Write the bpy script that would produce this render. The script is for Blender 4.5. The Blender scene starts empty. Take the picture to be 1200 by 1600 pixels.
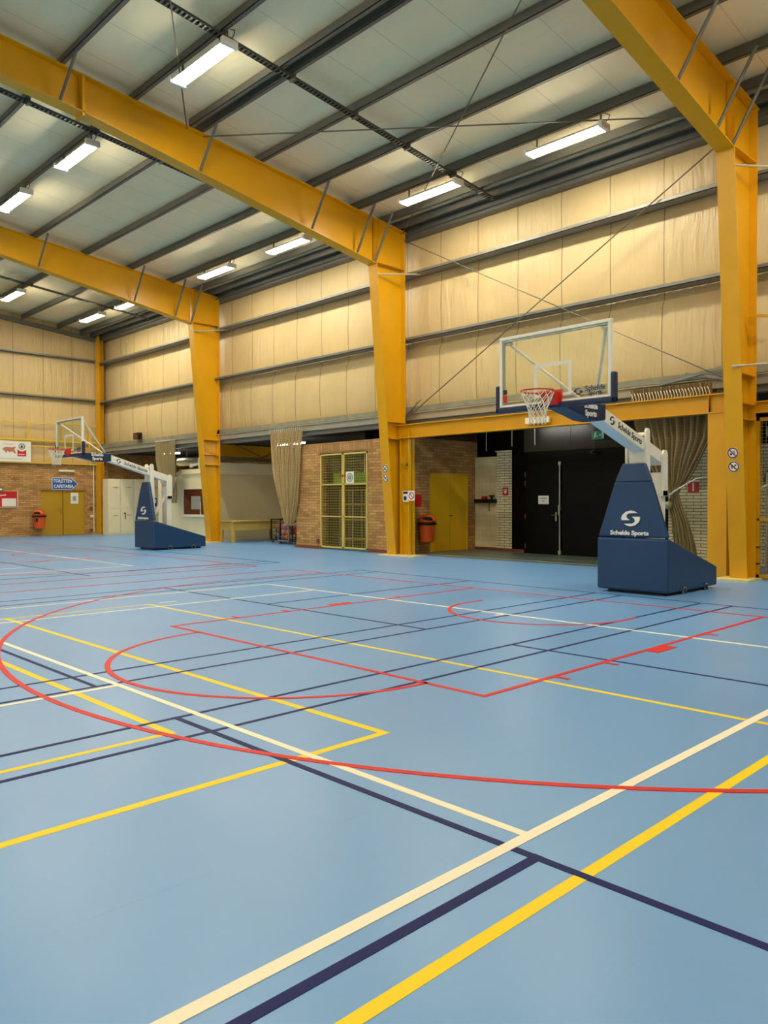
import bpy, math, random
from mathutils import Vector, Matrix
random.seed(7)
S = bpy.context.scene
C = S.collection
PI = math.pi

# ------------------------------------------------------------------ camera
FPX, YAW, PITCH, ROLL = 1220.06, 0.796381, -0.015139, -0.002548
CAM = Vector((6.2503, -10.6674, 1.5445))
fw = Vector((-math.sin(YAW)*math.cos(PITCH), math.cos(YAW)*math.cos(PITCH), math.sin(PITCH)))
rt = Vector((math.cos(YAW), math.sin(YAW), 0)); up = rt.cross(fw)
c_, s_ = math.cos(ROLL), math.sin(ROLL)
rt, up = c_*rt + s_*up, -s_*rt + c_*up
cd = bpy.data.cameras.new('camera'); cam = bpy.data.objects.new('camera', cd); C.objects.link(cam)
M = Matrix((( rt.x, up.x, -fw.x, CAM.x), (rt.y, up.y, -fw.y, CAM.y), (rt.z, up.z, -fw.z, CAM.z), (0, 0, 0, 1)))
cam.matrix_world = M
cd.sensor_fit = 'VERTICAL'; cd.sensor_height = 24.0; cd.lens = FPX/1600*24.0
cd.clip_end = 200
S.camera = cam

# ------------------------------------------------------------------ light and exposure
LAMP_STRENGTH = 34.0
LAMP_COLOR = (1.0, 0.915, 0.73)
W = bpy.data.worlds.new('world'); S.world = W; W.use_nodes = True
W.node_tree.nodes['Background'].inputs[0].default_value = (0.9, 0.85, 0.75, 1)
W.node_tree.nodes['Background'].inputs[1].default_value = 0.0
S.view_settings.view_transform = 'Standard'
S.view_settings.look = 'None'
S.view_settings.exposure = 1.75
S.view_settings.gamma = 1.0
S.view_settings.use_curve_mapping = False

# ------------------------------------------------------------------ materials
def lin(h):
    v = [int(h[i:i+2], 16)/255 for i in (0, 2, 4)]
    return tuple(x/12.92 if x <= .04045 else ((x+.055)/1.055)**2.4 for x in v) + (1,)

def mat(name, hexc, rough=.5, metal=0., noise=.0, nscale=3., bump=0., bscale=20., spec=.5, emit=0., emitc=None, coat=0.):
    m = bpy.data.materials.new(name); m.use_nodes = True
    nt = m.node_tree; b = nt.nodes['Principled BSDF']
    col = lin(hexc)
    b.inputs['Base Color'].default_value = col
    b.inputs['Roughness'].default_value = rough
    b.inputs['Metallic'].default_value = metal
    b.inputs['Specular IOR Level'].default_value = spec
    if coat: b.inputs['Coat Weight'].default_value = coat
    if emit:
        b.inputs['Emission Color'].default_value = (emitc or col)[:3] + (1,)
        b.inputs['Emission Strength'].default_value = emit
    geo = nt.nodes.new('ShaderNodeNewGeometry')
    n = nt.nodes.new('ShaderNodeTexNoise'); n.inputs['Scale'].default_value = nscale; n.inputs['Detail'].default_value = 5
    nt.links.new(geo.outputs['Position'], n.inputs['Vector'])
    mx = nt.nodes.new('ShaderNodeMix'); mx.data_type = 'RGBA'; mx.blend_type = 'MULTIPLY'
    mx.inputs[0].default_value = 1.0
    mr = nt.nodes.new('ShaderNodeMapRange')
    mr.inputs['From Min'].default_value = .3; mr.inputs['From Max'].default_value = .7
    mr.inputs['To Min'].default_value = 1 - max(noise, .03); mr.inputs['To Max'].default_value = 1 + max(noise, .03)*.5
    nt.links.new(n.outputs['Fac'], mr.inputs['Value'])
    cmb = nt.nodes.new('ShaderNodeCombineXYZ')
    for i in range(3): nt.links.new(mr.outputs[0], cmb.inputs[i])
    mx.inputs[6].default_value = col
    nt.links.new(cmb.outputs[0], mx.inputs[7])
    nt.links.new(mx.outputs[2], b.inputs['Base Color'])
    if bump:
        n2 = nt.nodes.new('ShaderNodeTexNoise'); n2.inputs['Scale'].default_value = bscale
        nt.links.new(geo.outputs['Position'], n2.inputs['Vector'])
        bp = nt.nodes.new('ShaderNodeBump'); bp.inputs['Strength'].default_value = bump; bp.inputs['Distance'].default_value = .02
        nt.links.new(n2.outputs['Fac'], bp.inputs['Height']); nt.links.new(bp.outputs[0], b.inputs['Normal'])
    return m

def brickmat(name, c1, c2, mortar, bw=.21, bh=.065, ms=.008, vertical=False, rough=.85, offset=.5, bump=.4):
    m = bpy.data.materials.new(name); m.use_nodes = True
    nt = m.node_tree; b = nt.nodes['Principled BSDF']; b.inputs['Roughness'].default_value = rough
    geo = nt.nodes.new('ShaderNodeNewGeometry'); sp = nt.nodes.new('ShaderNodeSeparateXYZ')
    nt.links.new(geo.outputs['Position'], sp.inputs[0])
    ad = nt.nodes.new('ShaderNodeMath'); ad.operation = 'ADD'
    nt.links.new(sp.outputs[0], ad.inputs[0]); nt.links.new(sp.outputs[1], ad.inputs[1])
    cb = nt.nodes.new('ShaderNodeCombineXYZ')
    if vertical: nt.links.new(ad.outputs[0], cb.inputs[1]); nt.links.new(sp.outputs[2], cb.inputs[0])
    else: nt.links.new(ad.outputs[0], cb.inputs[0]); nt.links.new(sp.outputs[2], cb.inputs[1])
    br = nt.nodes.new('ShaderNodeTexBrick')
    br.offset = offset
    br.inputs['Scale'].default_value = 1; br.inputs['Brick Width'].default_value = bw; br.inputs['Row Height'].default_value = bh
    br.inputs['Mortar Size'].default_value = ms; br.inputs['Bias'].default_value = -.1; br.inputs['Mortar Smooth'].default_value = .2
    br.inputs['Color1'].default_value = lin(c1); br.inputs['Color2'].default_value = lin(c2); br.inputs['Mortar'].default_value = lin(mortar)
    nt.links.new(cb.outputs[0], br.inputs['Vector'])
    n = nt.nodes.new('ShaderNodeTexNoise'); n.inputs['Scale'].default_value = 1.3; n.inputs['Detail'].default_value = 6
    nt.links.new(cb.outputs[0], n.inputs['Vector'])
    hs = nt.nodes.new('ShaderNodeHueSaturation')
    mr = nt.nodes.new('ShaderNodeMapRange'); mr.inputs['From Min'].default_value = .3; mr.inputs['From Max'].default_value = .7
    mr.inputs['To Min'].default_value = .8; mr.inputs['To Max'].default_value = 1.15
    nt.links.new(n.outputs['Fac'], mr.inputs['Value']); nt.links.new(mr.outputs[0], hs.inputs['Value'])
    nt.links.new(br.outputs['Color'], hs.inputs['Color']); nt.links.new(hs.outputs[0], b.inputs['Base Color'])
    bp = nt.nodes.new('ShaderNodeBump'); bp.invert = True; bp.inputs['Strength'].default_value = bump; bp.inputs['Distance'].default_value = .01
    nt.links.new(br.outputs['Fac'], bp.inputs['Height']); nt.links.new(bp.outputs[0], b.inputs['Normal'])
    return m

def seam_mat(name, hexc, dark, axis, spacing, phase, width, rough=.6, noise=.05, wrinkle=.3, wscale=(1, 1, 1), metal=0.):
    """sheet material with thin dark joints every `spacing` metres along a world axis"""
    m = bpy.data.materials.new(name); m.use_nodes = True
    nt = m.node_tree; b = nt.nodes['Principled BSDF']; b.inputs['Roughness'].default_value = rough; b.inputs['Metallic'].default_value = metal
    geo = nt.nodes.new('ShaderNodeNewGeometry'); sp = nt.nodes.new('ShaderNodeSeparateXYZ')
    nt.links.new(geo.outputs['Position'], sp.inputs[0])
    def math_(op, a, bval, cval=None):
        n = nt.nodes.new('ShaderNodeMath'); n.operation = op
        for i, v in enumerate((a, bval, cval)):
            if v is None: continue
            if isinstance(v, (int, float)): n.inputs[i].default_value = v
            else: nt.links.new(v, n.inputs[i])
        return n.outputs[0]
    u = math_('ADD', sp.outputs[axis], 1000*spacing - phase)
    u = math_('DIVIDE', u, spacing); u = math_('FRACT', u, None); u = math_('SUBTRACT', u, .5); u = math_('ABSOLUTE', u, None)
    j = math_('GREATER_THAN', u, .5 - width/spacing/2)
    n = nt.nodes.new('ShaderNodeTexNoise'); n.inputs['Scale'].default_value = .9; n.inputs['Detail'].default_value = 6
    nt.links.new(geo.outputs['Position'], n.inputs['Vector'])
    mr = nt.nodes.new('ShaderNodeMapRange'); mr.inputs['From Min'].default_value = .3; mr.inputs['From Max'].default_value = .7
    mr.inputs['To Min'].default_value = 1-noise; mr.inputs['To Max'].default_value = 1+noise
    nt.links.new(n.outputs['Fac'], mr.inputs['Value'])
    mx = nt.nodes.new('ShaderNodeMix'); mx.data_type = 'RGBA'
    nt.links.new(j, mx.inputs[0]); mx.inputs[6].default_value = lin(hexc); mx.inputs[7].default_value = lin(dark)
    hs = nt.nodes.new('ShaderNodeHueSaturation'); nt.links.new(mx.outputs[2], hs.inputs['Color']); nt.links.new(mr.outputs[0], hs.inputs['Value'])
    nt.links.new(hs.outputs[0], b.inputs['Base Color'])
    mp = nt.nodes.new('ShaderNodeMapping'); mp.inputs['Scale'].default_value = wscale
    nt.links.new(geo.outputs['Position'], mp.inputs['Vector'])
    n2 = nt.nodes.new('ShaderNodeTexNoise'); n2.inputs['Scale'].default_value = 1; n2.inputs['Detail'].default_value = 3
    n2.inputs['Distortion'].default_value = .6
    nt.links.new(mp.outputs[0], n2.inputs['Vector'])
    bp = nt.nodes.new('ShaderNodeBump'); bp.inputs['Strength'].default_value = wrinkle; bp.inputs['Distance'].default_value = .05
    nt.links.new(n2.outputs['Fac'], bp.inputs['Height']); nt.links.new(bp.outputs[0], b.inputs['Normal'])
    return m

def glass_mat(name, tint=(.97, 1, .98), refl=.06):
    m = bpy.data.materials.new(name); m.use_nodes = True
    nt = m.node_tree; nt.nodes.clear()
    o = nt.nodes.new('ShaderNodeOutputMaterial'); t = nt.nodes.new('ShaderNodeBsdfTransparent'); g = nt.nodes.new('ShaderNodeBsdfGlossy')
    t.inputs[0].default_value = tint + (1,); g.inputs['Roughness'].default_value = .02
    f = nt.nodes.new('ShaderNodeLayerWeight'); f.inputs[0].default_value = .5
    pw = nt.nodes.new('ShaderNodeMath'); pw.operation = 'POWER'; pw.inputs[1].default_value = 5; nt.links.new(f.outputs['Facing'], pw.inputs[0])
    a = nt.nodes.new('ShaderNodeMath'); a.operation = 'MULTIPLY_ADD'; a.inputs[1].default_value = .95; a.inputs[2].default_value = refl
    mx = nt.nodes.new('ShaderNodeMixShader')
    nt.links.new(pw.outputs[0], a.inputs[0]); nt.links.new(a.outputs[0], mx.inputs[0])
    nt.links.new(t.outputs[0], mx.inputs[1]); nt.links.new(g.outputs[0], mx.inputs[2]); nt.links.new(mx.outputs[0], o.inputs[0])
    return m

def net_mat(name, hexc, sc=14., cord=.62):
    """knotted netting: cords along two uv directions, open between them"""
    m = bpy.data.materials.new(name); m.use_nodes = True
    nt = m.node_tree; b = nt.nodes['Principled BSDF']; o = nt.nodes['Material Output']
    b.inputs['Base Color'].default_value = lin(hexc); b.inputs['Roughness'].default_value = .9
    uv = nt.nodes.new('ShaderNodeUVMap'); sp = nt.nodes.new('ShaderNodeSeparateXYZ'); nt.links.new(uv.outputs[0], sp.inputs[0])
    outs = []
    for i in (0, 1):
        a = nt.nodes.new('ShaderNodeMath'); a.operation = 'MULTIPLY'; a.inputs[1].default_value = sc; nt.links.new(sp.outputs[i], a.inputs[0])
        f = nt.nodes.new('ShaderNodeMath'); f.operation = 'FRACT'; nt.links.new(a.outputs[0], f.inputs[0])
        g = nt.nodes.new('ShaderNodeMath'); g.operation = 'GREATER_THAN'; g.inputs[1].default_value = cord; nt.links.new(f.outputs[0], g.inputs[0])
        outs.append(g)
    mx = nt.nodes.new('ShaderNodeMath'); mx.operation = 'MAXIMUM'
    nt.links.new(outs[0].outputs[0], mx.inputs[0]); nt.links.new(outs[1].outputs[0], mx.inputs[1])
    t = nt.nodes.new('ShaderNodeBsdfTransparent'); s = nt.nodes.new('ShaderNodeMixShader')
    nt.links.new(mx.outputs[0], s.inputs[0]); nt.links.new(t.outputs[0], s.inputs[1]); nt.links.new(b.outputs[0], s.inputs[2])
    nt.links.new(s.outputs[0], o.inputs[0])
    return m

def floor_mat():
    m = bpy.data.materials.new('blue_sports_vinyl'); m.use_nodes = True
    nt = m.node_tree; b = nt.nodes['Principled BSDF']
    geo = nt.nodes.new('ShaderNodeNewGeometry'); sp = nt.nodes.new('ShaderNodeSeparateXYZ'); nt.links.new(geo.outputs['Position'], sp.inputs[0])
    n = nt.nodes.new('ShaderNodeTexNoise'); n.inputs['Scale'].default_value = .35; n.inputs['Detail'].default_value = 4
    nt.links.new(geo.outputs['Position'], n.inputs['Vector'])
    cr = nt.nodes.new('ShaderNodeValToRGB'); cr.color_ramp.elements[0].position = .3; cr.color_ramp.elements[1].position = .7
    cr.color_ramp.elements[0].color = lin('6c9fd8'); cr.color_ramp.elements[1].color = lin('74a7de')
    nt.links.new(n.outputs['Fac'], cr.inputs[0])
    # welded sheet joint every 2 m
    a = nt.nodes.new('ShaderNodeMath'); a.operation = 'MULTIPLY_ADD'; a.inputs[1].default_value = .5; a.inputs[2].default_value = 100.28; nt.links.new(sp.outputs[0], a.inputs[0])
    f = nt.nodes.new('ShaderNodeMath'); f.operation = 'FRACT'; nt.links.new(a.outputs[0], f.inputs[0])
    l = nt.nodes.new('ShaderNodeMath'); l.operation = 'LESS_THAN'; l.inputs[1].default_value = .0013; nt.links.new(f.outputs[0], l.inputs[0])
    n3 = nt.nodes.new('ShaderNodeTexNoise'); n3.inputs['Scale'].default_value = 1.7; nt.links.new(geo.outputs['Position'], n3.inputs['Vector'])
    g3 = nt.nodes.new('ShaderNodeMath'); g3.operation = 'GREATER_THAN'; g3.inputs[1].default_value = .5; nt.links.new(n3.outputs['Fac'], g3.inputs[0])
    ml = nt.nodes.new('ShaderNodeMath'); ml.operation = 'MULTIPLY'; nt.links.new(l.outputs[0], ml.inputs[0]); nt.links.new(g3.outputs[0], ml.inputs[1])
    ms = nt.nodes.new('ShaderNodeMath'); ms.operation = 'MULTIPLY'; ms.inputs[1].default_value = .3; nt.links.new(ml.outputs[0], ms.inputs[0])
    mx = nt.nodes.new('ShaderNodeMix'); mx.data_type = 'RGBA'
    nt.links.new(ms.outputs[0], mx.inputs[0]); nt.links.new(cr.outputs[0], mx.inputs[6]); mx.inputs[7].default_value = lin('4a5f80')
    nt.links.new(mx.outputs[2], b.inputs['Base Color'])
    n2 = nt.nodes.new('ShaderNodeTexNoise'); n2.inputs['Scale'].default_value = .6; n2.inputs['Detail'].default_value = 2
    nt.links.new(geo.outputs['Position'], n2.inputs['Vector'])
    mr = nt.nodes.new('ShaderNodeMapRange'); mr.inputs['To Min'].default_value = .30; mr.inputs['To Max'].default_value = .38
    nt.links.new(n2.outputs['Fac'], mr.inputs['Value']); nt.links.new(mr.outputs[0], b.inputs['Roughness'])
    b.inputs['Specular IOR Level'].default_value = .5
    return m

m_floor = floor_mat()
m_white_line = mat('cream_line_paint', 'fff4d8', .5, spec=.3)
m_yellow_line = mat('yellow_line_paint', 'ffdc00', .5, spec=.3)
m_navy_line = mat('navy_line_paint', '06155c', .55, spec=.2)
m_red_line = mat('red_line_paint', 'dc2418', .5, spec=.3)
m_lining = seam_mat('quilted_wall_lining', 'cdb582', '8c744c', 0, 1.28, -.35, .022, .42, .05, .8, (8, 1, 1.0))
m_lining_end = seam_mat('quilted_end_wall_lining', 'd0b680', '8c744c', 1, 1.28, .25, .022, .42, .05, .8, (1, 8, 1.0))
m_ceil = seam_mat('insulated_roof_lining', 'faeabc', 'dccda0', 0, 1.2, -.3, .018, .6, .035, .35, (.8, 2.0, 1))
m_steel = mat('grey_galvanised_purlin', '6b6a61', .45, .2, .10, 2.5)
m_girt = mat('grey_galvanised_girt', '83827a', .45, .35, .08, 2.5)
m_rod = mat('dull_steel_rod', '6f6a5a', .45, .5)
m_tray = mat('perforated_steel_tray', '5c5a50', .5, .5, .3, 40)
m_yellow = mat('yellow_ochre_steel_paint', 'dfa408', .36, 0, .06, 1.5)
m_yellow_light = mat('pale_yellow_rail_paint', 'e2bc28', .45)
m_gate = mat('pale_yellow_gate_paint', 'd8c266', .45)
m_brick = brickmat('tan_brick', 'c69a5e', 'a2713c', '8a6c40', .30, .085, .009)
m_brick_soldier = brickmat('tan_brick_soldier_course', 'bd9058', 'a8783f', '8a6c40', .30, .085, .009, vertical=True, offset=0)
m_brick_white = brickmat('white_glazed_brick', 'f0e6c0', 'e6dcb4', '7d7350', .36, .078, .010)
m_tile_white = brickmat('cream_wall_tile', 'ecdfb0', 'e6d9aa', 'd0c494', .15, .15, .004, offset=0, bump=.1)
m_redtile = mat('red_brown_skirting_tile', '7d4527', .5)
m_ledge = mat('grey_dusty_ledge', '8f8a74', .8, 0, .25, 4)
m_channel = mat('cream_steel_channel', 'b9b198', .5, 0, .08, 2)
m_grey_channel = mat('grey_steel_channel', '75736a', .5)
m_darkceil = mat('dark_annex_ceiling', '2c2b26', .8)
m_black = mat('black_panel_paint', '030303', .34, 0, .1, 2, spec=.15)
m_black_upper = mat('black_panel_lamp_glow', '26241a', .30, 0, .1, 2)  # lighter olive tone paints reflected lamp glow onto the upper black panel
m_black_rail = mat('black_metal', '141414', .4, .3)
m_olive = mat('olive_yellow_door_paint', 'b38a14', .4, 0, .05, 1)
m_yellow_door = mat('yellow_door_paint', 'ecba14', .4, 0, .05, 1)
m_recess_floor = mat('grey_green_recess_floor', '66756c', .35, 0, .05, 2)
m_pale_strip = mat('pale_strip', 'a8b0a0', .5)
m_cream = mat('cream_painted_panel', 'efe4bc', .5, 0, .03, 2)
m_cream2 = mat('cream_painted_wall', 'ddcf9c', .6, 0, .04, 1)
m_joint = mat('cabinet_handle_grey', '8f8870', .6)  # grey-beige colour of the cabinet handles
m_navy = mat('navy_pad_vinyl', '173f68', .38, 0, .04, 3, .12, 60)
m_navy_dark = mat('navy_board_padding', '16284a', .4, 0, .04, 3)
m_white_steel = mat('white_powder_coated_steel', 'eeebdc', .35, 0, .02, 3)
m_chrome = mat('chrome', 'c8c8c4', .2, 1)
m_alu = mat('aluminium_frame', 'b9bab4', .35, .7)
m_white = mat('white_print', 'f4f2ea', .5)
m_black_print = mat('black_print', '15151c', .5)
m_red = mat('red_enamel_rim', 'd6301c', .35)
m_red_sign = mat('red_sign_print', 'c4161c', .4)
m_netcord = mat('white_net_cord', 'e8e2d0', .8)
m_glass = glass_mat('backboard_glass', refl=.075)
m_translucent_white = mat('white_board_stripe', 'e6e4d8', .5)
m_orange = mat('orange_bin_plastic', 'df5a14', .4)
m_blue_sign = mat('blue_sign_print', '1858a4', .4)
m_green_sign = mat('green_exit_print', '0c7a4c', .4, emit=.06)
m_green_board = mat('green_board', '6f9c20', .6)
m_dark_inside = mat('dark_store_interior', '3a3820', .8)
m_slat = mat('grey_blind_slat', '8a8468', .5)
m_net = net_mat('khaki_net', 'b09868', 16., .42)
m_net_dense = net_mat('dark_khaki_net', '9a8860', 16., .22)
m_wood = mat('varnished_pale_wood', 'c3a250', .5, 0, .12, 4)
m_duct = mat('galvanised_duct', 'b5b09a', .45, .2, .1, 2)
m_lamp_body = mat('lamp_housing', 'e8e6da', .5)
m_tube = mat('fluorescent_tube', 'ffffff', .5, emit=14, emitc=(1, .96, .86))
m_lens = mat('lit_lamp_lens', 'ffffff', .5, emit=LAMP_STRENGTH, emitc=LAMP_COLOR)
m_window_dark = mat('dark_red_window_interior', '5a2a16', .15)
m_paper = mat('white_paper', 'e9e6da', .7)
m_grey_paper = mat('grey_print', '98988e', .7)
m_paleyellow = mat('pale_yellow_floor_paint', 'e0d48e', .5)
m_brown = mat('brown_speaker', '5a3018', .5)
m_gold = mat('brass', 'd3a63a', .3, 1)

# ------------------------------------------------------------------ mesh helpers
class MB:
    def __init__(s): s.v = []; s.f = []; s.uv = {}
    def add(s, vs, fs):
        o = len(s.v); s.v += [Vector(p) for p in vs]; s.f += [tuple(i+o for i in f) for f in fs]; return s
    def box(s, x0, x1, y0, y1, z0, z1):
        vs = [(x, y, z) for x in (x0, x1) for y in (y0, y1) for z in (z0, z1)]
        return s.add(vs, [(0, 1, 3, 2), (4, 6, 7, 5), (0, 4, 5, 1), (2, 3, 7, 6), (0, 2, 6, 4), (1, 5, 7, 3)])
    def hexa(s, b, t):      # bottom ring of points, top ring of points
        n = len(b)
        return s.add(list(b)+list(t), [tuple(range(n))[::-1], tuple(range(n, 2*n))] + [(i, (i+1) % n, n+(i+1) % n, n+i) for i in range(n)])
    def prism_x(s, poly, x0, x1):   # poly of (y,z)
        return s.hexa([(x0, y, z) for y, z in poly], [(x1, y, z) for y, z in poly])
    def prism_y(s, poly, y0, y1):   # poly of (x,z)
        return s.hexa([(x, y0, z) for x, z in poly], [(x, y1, z) for x, z in poly])
    def prism_z(s, poly, z0, z1):
        return s.hexa([(x, y, z0) for x, y in poly], [(x, y, z1) for x, y in poly])
    def bar(s, p, q, w, h, upv=(0, 0, 1)):
        p = Vector(p); q = Vector(q); d = (q-p).normalized(); u = Vector(upv); r = d.cross(u)
        if r.length < 1e-4: r = d.cross(Vector((0, 1, 0)))
        r.normalize(); u = r.cross(d).normalized()
        R = [(-w/2, -h/2), (w/2, -h/2), (w/2, h/2), (-w/2, h/2)]
        return s.hexa([p+r*a+u*b for a, b in R], [q+r*a+u*b for a, b in R])
    def tube(s, p, q, r, n=8, r2=None):
        p = Vector(p); q = Vector(q); d = (q-p).normalized(); a = d.cross(Vector((0, 0, 1)))
        if a.length < 1e-3: a = Vector((1, 0, 0))
        a.normalize(); b = d.cross(a); r2 = r if r2 is None else r2
        A = [(math.cos(2*PI*i/n), math.sin(2*PI*i/n)) for i in range(n)]
        return s.hexa([p+(a*x+b*y)*r for x, y in A], [q+(a*x+b*y)*r2 for x, y in A])
    def poly(s, pts, r, n=6):
        for a, b in zip(pts, pts[1:]): s.tube(a, b, r, n)
        return s
    def lathe(s, prof, cx=0, cy=0, n=24, sx=1, sy=1):   # (r,z)
        o = len(s.v)
        for r, z in prof:
            for i in range(n): s.v.append(Vector((cx+r*sx*math.cos(2*PI*i/n), cy+r*sy*math.sin(2*PI*i/n), z)))
        for k in range(len(prof)-1):
            for i in range(n):
                j = (i+1) % n; s.f.append((o+k*n+i, o+k*n+j, o+(k+1)*n+j, o+(k+1)*n+i))
        s.f.append(tuple(o+i for i in range(n))[::-1]); s.f.append(tuple(o+(len(prof)-1)*n+i for i in range(n)))
        return s
    def torus(s, c, R, r, n=32, m=8):
        o = len(s.v)
        for i in range(n):
            a = 2*PI*i/n
            for j in range(m):
                b = 2*PI*j/m
                s.v.append(Vector((c[0]+(R+r*math.cos(b))*math.cos(a), c[1]+(R+r*math.cos(b))*math.sin(a), c[2]+r*math.sin(b))))
        for i in range(n):
            for j in range(m):
                s.f.append((o+i*m+j, o+((i+1) % n)*m+j, o+((i+1) % n)*m+(j+1) % m, o+i*m+(j+1) % m))
        return s
    def sphere(s, c, r, n=16, m=10):
        o = len(s.v)
        for k in range(m+1):
            t = PI*k/m
            for i in range(n): s.v.append(Vector((c[0]+r*math.sin(t)*math.cos(2*PI*i/n), c[1]+r*math.sin(t)*math.sin(2*PI*i/n), c[2]+r*math.cos(t))))
        for k in range(m):
            for i in range(n):
                j = (i+1) % n; s.f.append((o+k*n+i, o+(k+1)*n+i, o+(k+1)*n+j, o+k*n+j))
        return s
    def flat(s, pts, org, r, u, thick, nrm=None):
        """2-D outline (a,b) set on the plane org + a*r + b*u with a thickness along r x u"""
        org = Vector(org); r = Vector(r); u = Vector(u); n = r.cross(u).normalized()
        return s.hexa([org+r*a+u*b for a, b in pts], [org+r*a+u*b+n*thick for a, b in pts])
    def disc(s, org, r, u, rad, thick, n=24):
        return s.flat([(rad*math.cos(2*PI*i/n), rad*math.sin(2*PI*i/n)) for i in range(n)], org, r, u, thick)
    def ring(s, org, r, u, r0, r1, thick, n=28, a0=0, a1=2*PI):
        for i in range(n):
            a, b = a0+(a1-a0)*i/n, a0+(a1-a0)*(i+1)/n
            s.flat([(r0*math.cos(a), r0*math.sin(a)), (r1*math.cos(a), r1*math.sin(a)), (r1*math.cos(b), r1*math.sin(b)), (r0*math.cos(b), r0*math.sin(b))], org, r, u, thick)
        return s
    def text(s, body, org, r, u, size, thick=.004, bold=0., align='CENTER', sx=1.):
        cu = bpy.data.curves.new('t', 'FONT'); cu.body = body; cu.size = size; cu.align_x = align; cu.align_y = 'CENTER'
        cu.extrude = thick/2; cu.offset = bold; cu.resolution_u = 3; cu.space_line = .95
        ob = bpy.data.objects.new('t', cu); C.objects.link(ob)
        dg = bpy.context.evaluated_depsgraph_get(); dg.update()
        me = bpy.data.meshes.new_from_object(ob.evaluated_get(dg))
        org = Vector(org); r = Vector(r).normalized(); u = Vector(u).normalized(); n = r.cross(u)
        s.add([org+r*v.co.x*sx+u*v.co.y+n*(v.co.z+thick/2) for v in me.vertices], [tuple(p.vertices) for p in me.polygons])
        bpy.data.objects.remove(ob); bpy.data.curves.remove(cu); bpy.data.meshes.remove(me)
        return s
    def strokes(s, org, r, u, width, h, n, th=.003):
        rnd = random.Random(n); x = -width/2; org = Vector(org); r = Vector(r); u = Vector(u)
        for k in range(n):
            w = width/n
            s.flat([(x, -h/2*rnd.uniform(.5, 1)), (x+w*.7, -h/2*rnd.uniform(.5, 1)), (x+w*.7, h/2*rnd.uniform(.4, 1)), (x, h/2*rnd.uniform(.4, 1))], org, r, u, th); x += w
        return s
    def build(s, name, material, parent=None, bevel=0, smooth=False, segs=2):
        if parent is not None: o0 = Vector(parent['_o'])
        else:
            xs = [p.x for p in s.v]; ys = [p.y for p in s.v]; zs = [p.z for p in s.v]
            o0 = Vector(((min(xs)+max(xs))/2, (min(ys)+max(ys))/2, min(zs)))
        me = bpy.data.meshes.new(name)
        me.from_pydata([tuple(p-o0) for p in s.v], [], s.f)
        import bmesh
        if not s.uv:
            bm = bmesh.new(); bm.from_mesh(me); bmesh.ops.recalc_face_normals(bm, faces=bm.faces); bm.to_mesh(me); bm.free()
        else:
            ul = me.uv_layers.new(name='UVMap')
            for lp in me.loops: ul.data[lp.index].uv = s.uv[lp.vertex_index]
        me.materials.append(material)
        if smooth:
            for p in me.polygons: p.use_smooth = True
        ob = bpy.data.objects.new(name, me); C.objects.link(ob)
        if parent is not None: ob.parent = parent
        else: ob.location = o0
        ob['_o'] = tuple(o0)
        if bevel:
            b = ob.modifiers.new('bevel', 'BEVEL'); b.width = bevel; b.segments = segs; b.limit_method = 'ANGLE'
        return ob

def tag(o, label, cat, group=None):
    o['label'] = label; o['category'] = cat
    if group: o['group'] = group
    return o
def thing(name, loc, label, cat, group=None):
    o = bpy.data.objects.new(name, None); C.objects.link(o); o.location = loc; o['_o'] = tuple(loc); o.empty_display_size = .2
    return tag(o, label, cat, group)
def struct(o): o['kind'] = 'structure'; return o
def copy_thing(root, delta, label, group=None):
    r = root.copy(); C.objects.link(r); r.location = Vector(root.location)+Vector(delta); r['label'] = label
    if group: r['group'] = group
    for ch in root.children:
        c = ch.copy(); C.objects.link(c); c.parent = r
        for g in ch.children:
            d = g.copy(); C.objects.link(d); d.parent = c
    return r

XF = [-28.7, -18.9, -9.2, .335, 10.0]         # steel frame lines
XW0, XW1 = -29.1, 12.0                        # end walls
YW = 5.45                                     # long wall lining
YR, YB = -9.0, -23.45                         # ridge, opposite wall
SL = .103
def ztop(y): return 9.05 + SL*(5.2-y) if y >= YR else 9.05 + SL*(5.2-(2*YR-y))

# ------------------------------------------------------------------ floor and court lines
fl = struct(MB().box(XW0-.2, XW1+.2, YB-.2, 10.2, -.2, 0).build('floor', m_floor))
LW = .05
def lines(name, m, z, segs, extra=None):
    b = MB()
    for k, (x0, y0, x1, y1, w) in enumerate(segs):
        zk = z + .00002*k
        if abs(x1-x0) < 1e-6: b.box(x0-w/2, x0+w/2, min(y0, y1)-w/2, max(y0, y1)+w/2, 0.0002, zk)
        else: b.box(min(x0, x1)-w/2, max(x0, x1)+w/2, y0-w/2, y0+w/2, 0.0002, zk)
    if extra: extra(b)
    o = b.build(name, m, fl); return o
def arc(b, cx, cy, R, a0, a1, z, w=LW, n=64):
    for i in range(n):
        a, c = a0+(a1-a0)*i/n, a0+(a1-a0)*(i+1)/n
        P = [(cx+(R+k)*math.cos(t), cy+(R+k)*math.sin(t)) for t, k in ((a, -w/2), (a, w/2), (c, w/2), (c, -w/2))]
        b.prism_z(P, .0002, z)
ye = [(-4.52, -5.05, 9.0, -5.05, .05), (-4.52, -5.05, -4.53, -14.5, .05), (-4.55, -7.06, 2.56, -7.06, .06), (2.56, -7.06, 2.56, -14.0, .06),
      (-4.0, -8.07, 1.56, -8.07, .06), (1.56, -8.07, 1.56, -14.0, .05), (4.545, -5.05, 4.545, -14.5, .06)]
ye = [(a, b, a if abs(a-c) < .05 else c, d, w) for a, b, c, d, w in ye]
lines('yellow_court_lines', m_yellow_line, .0012, ye)
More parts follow.
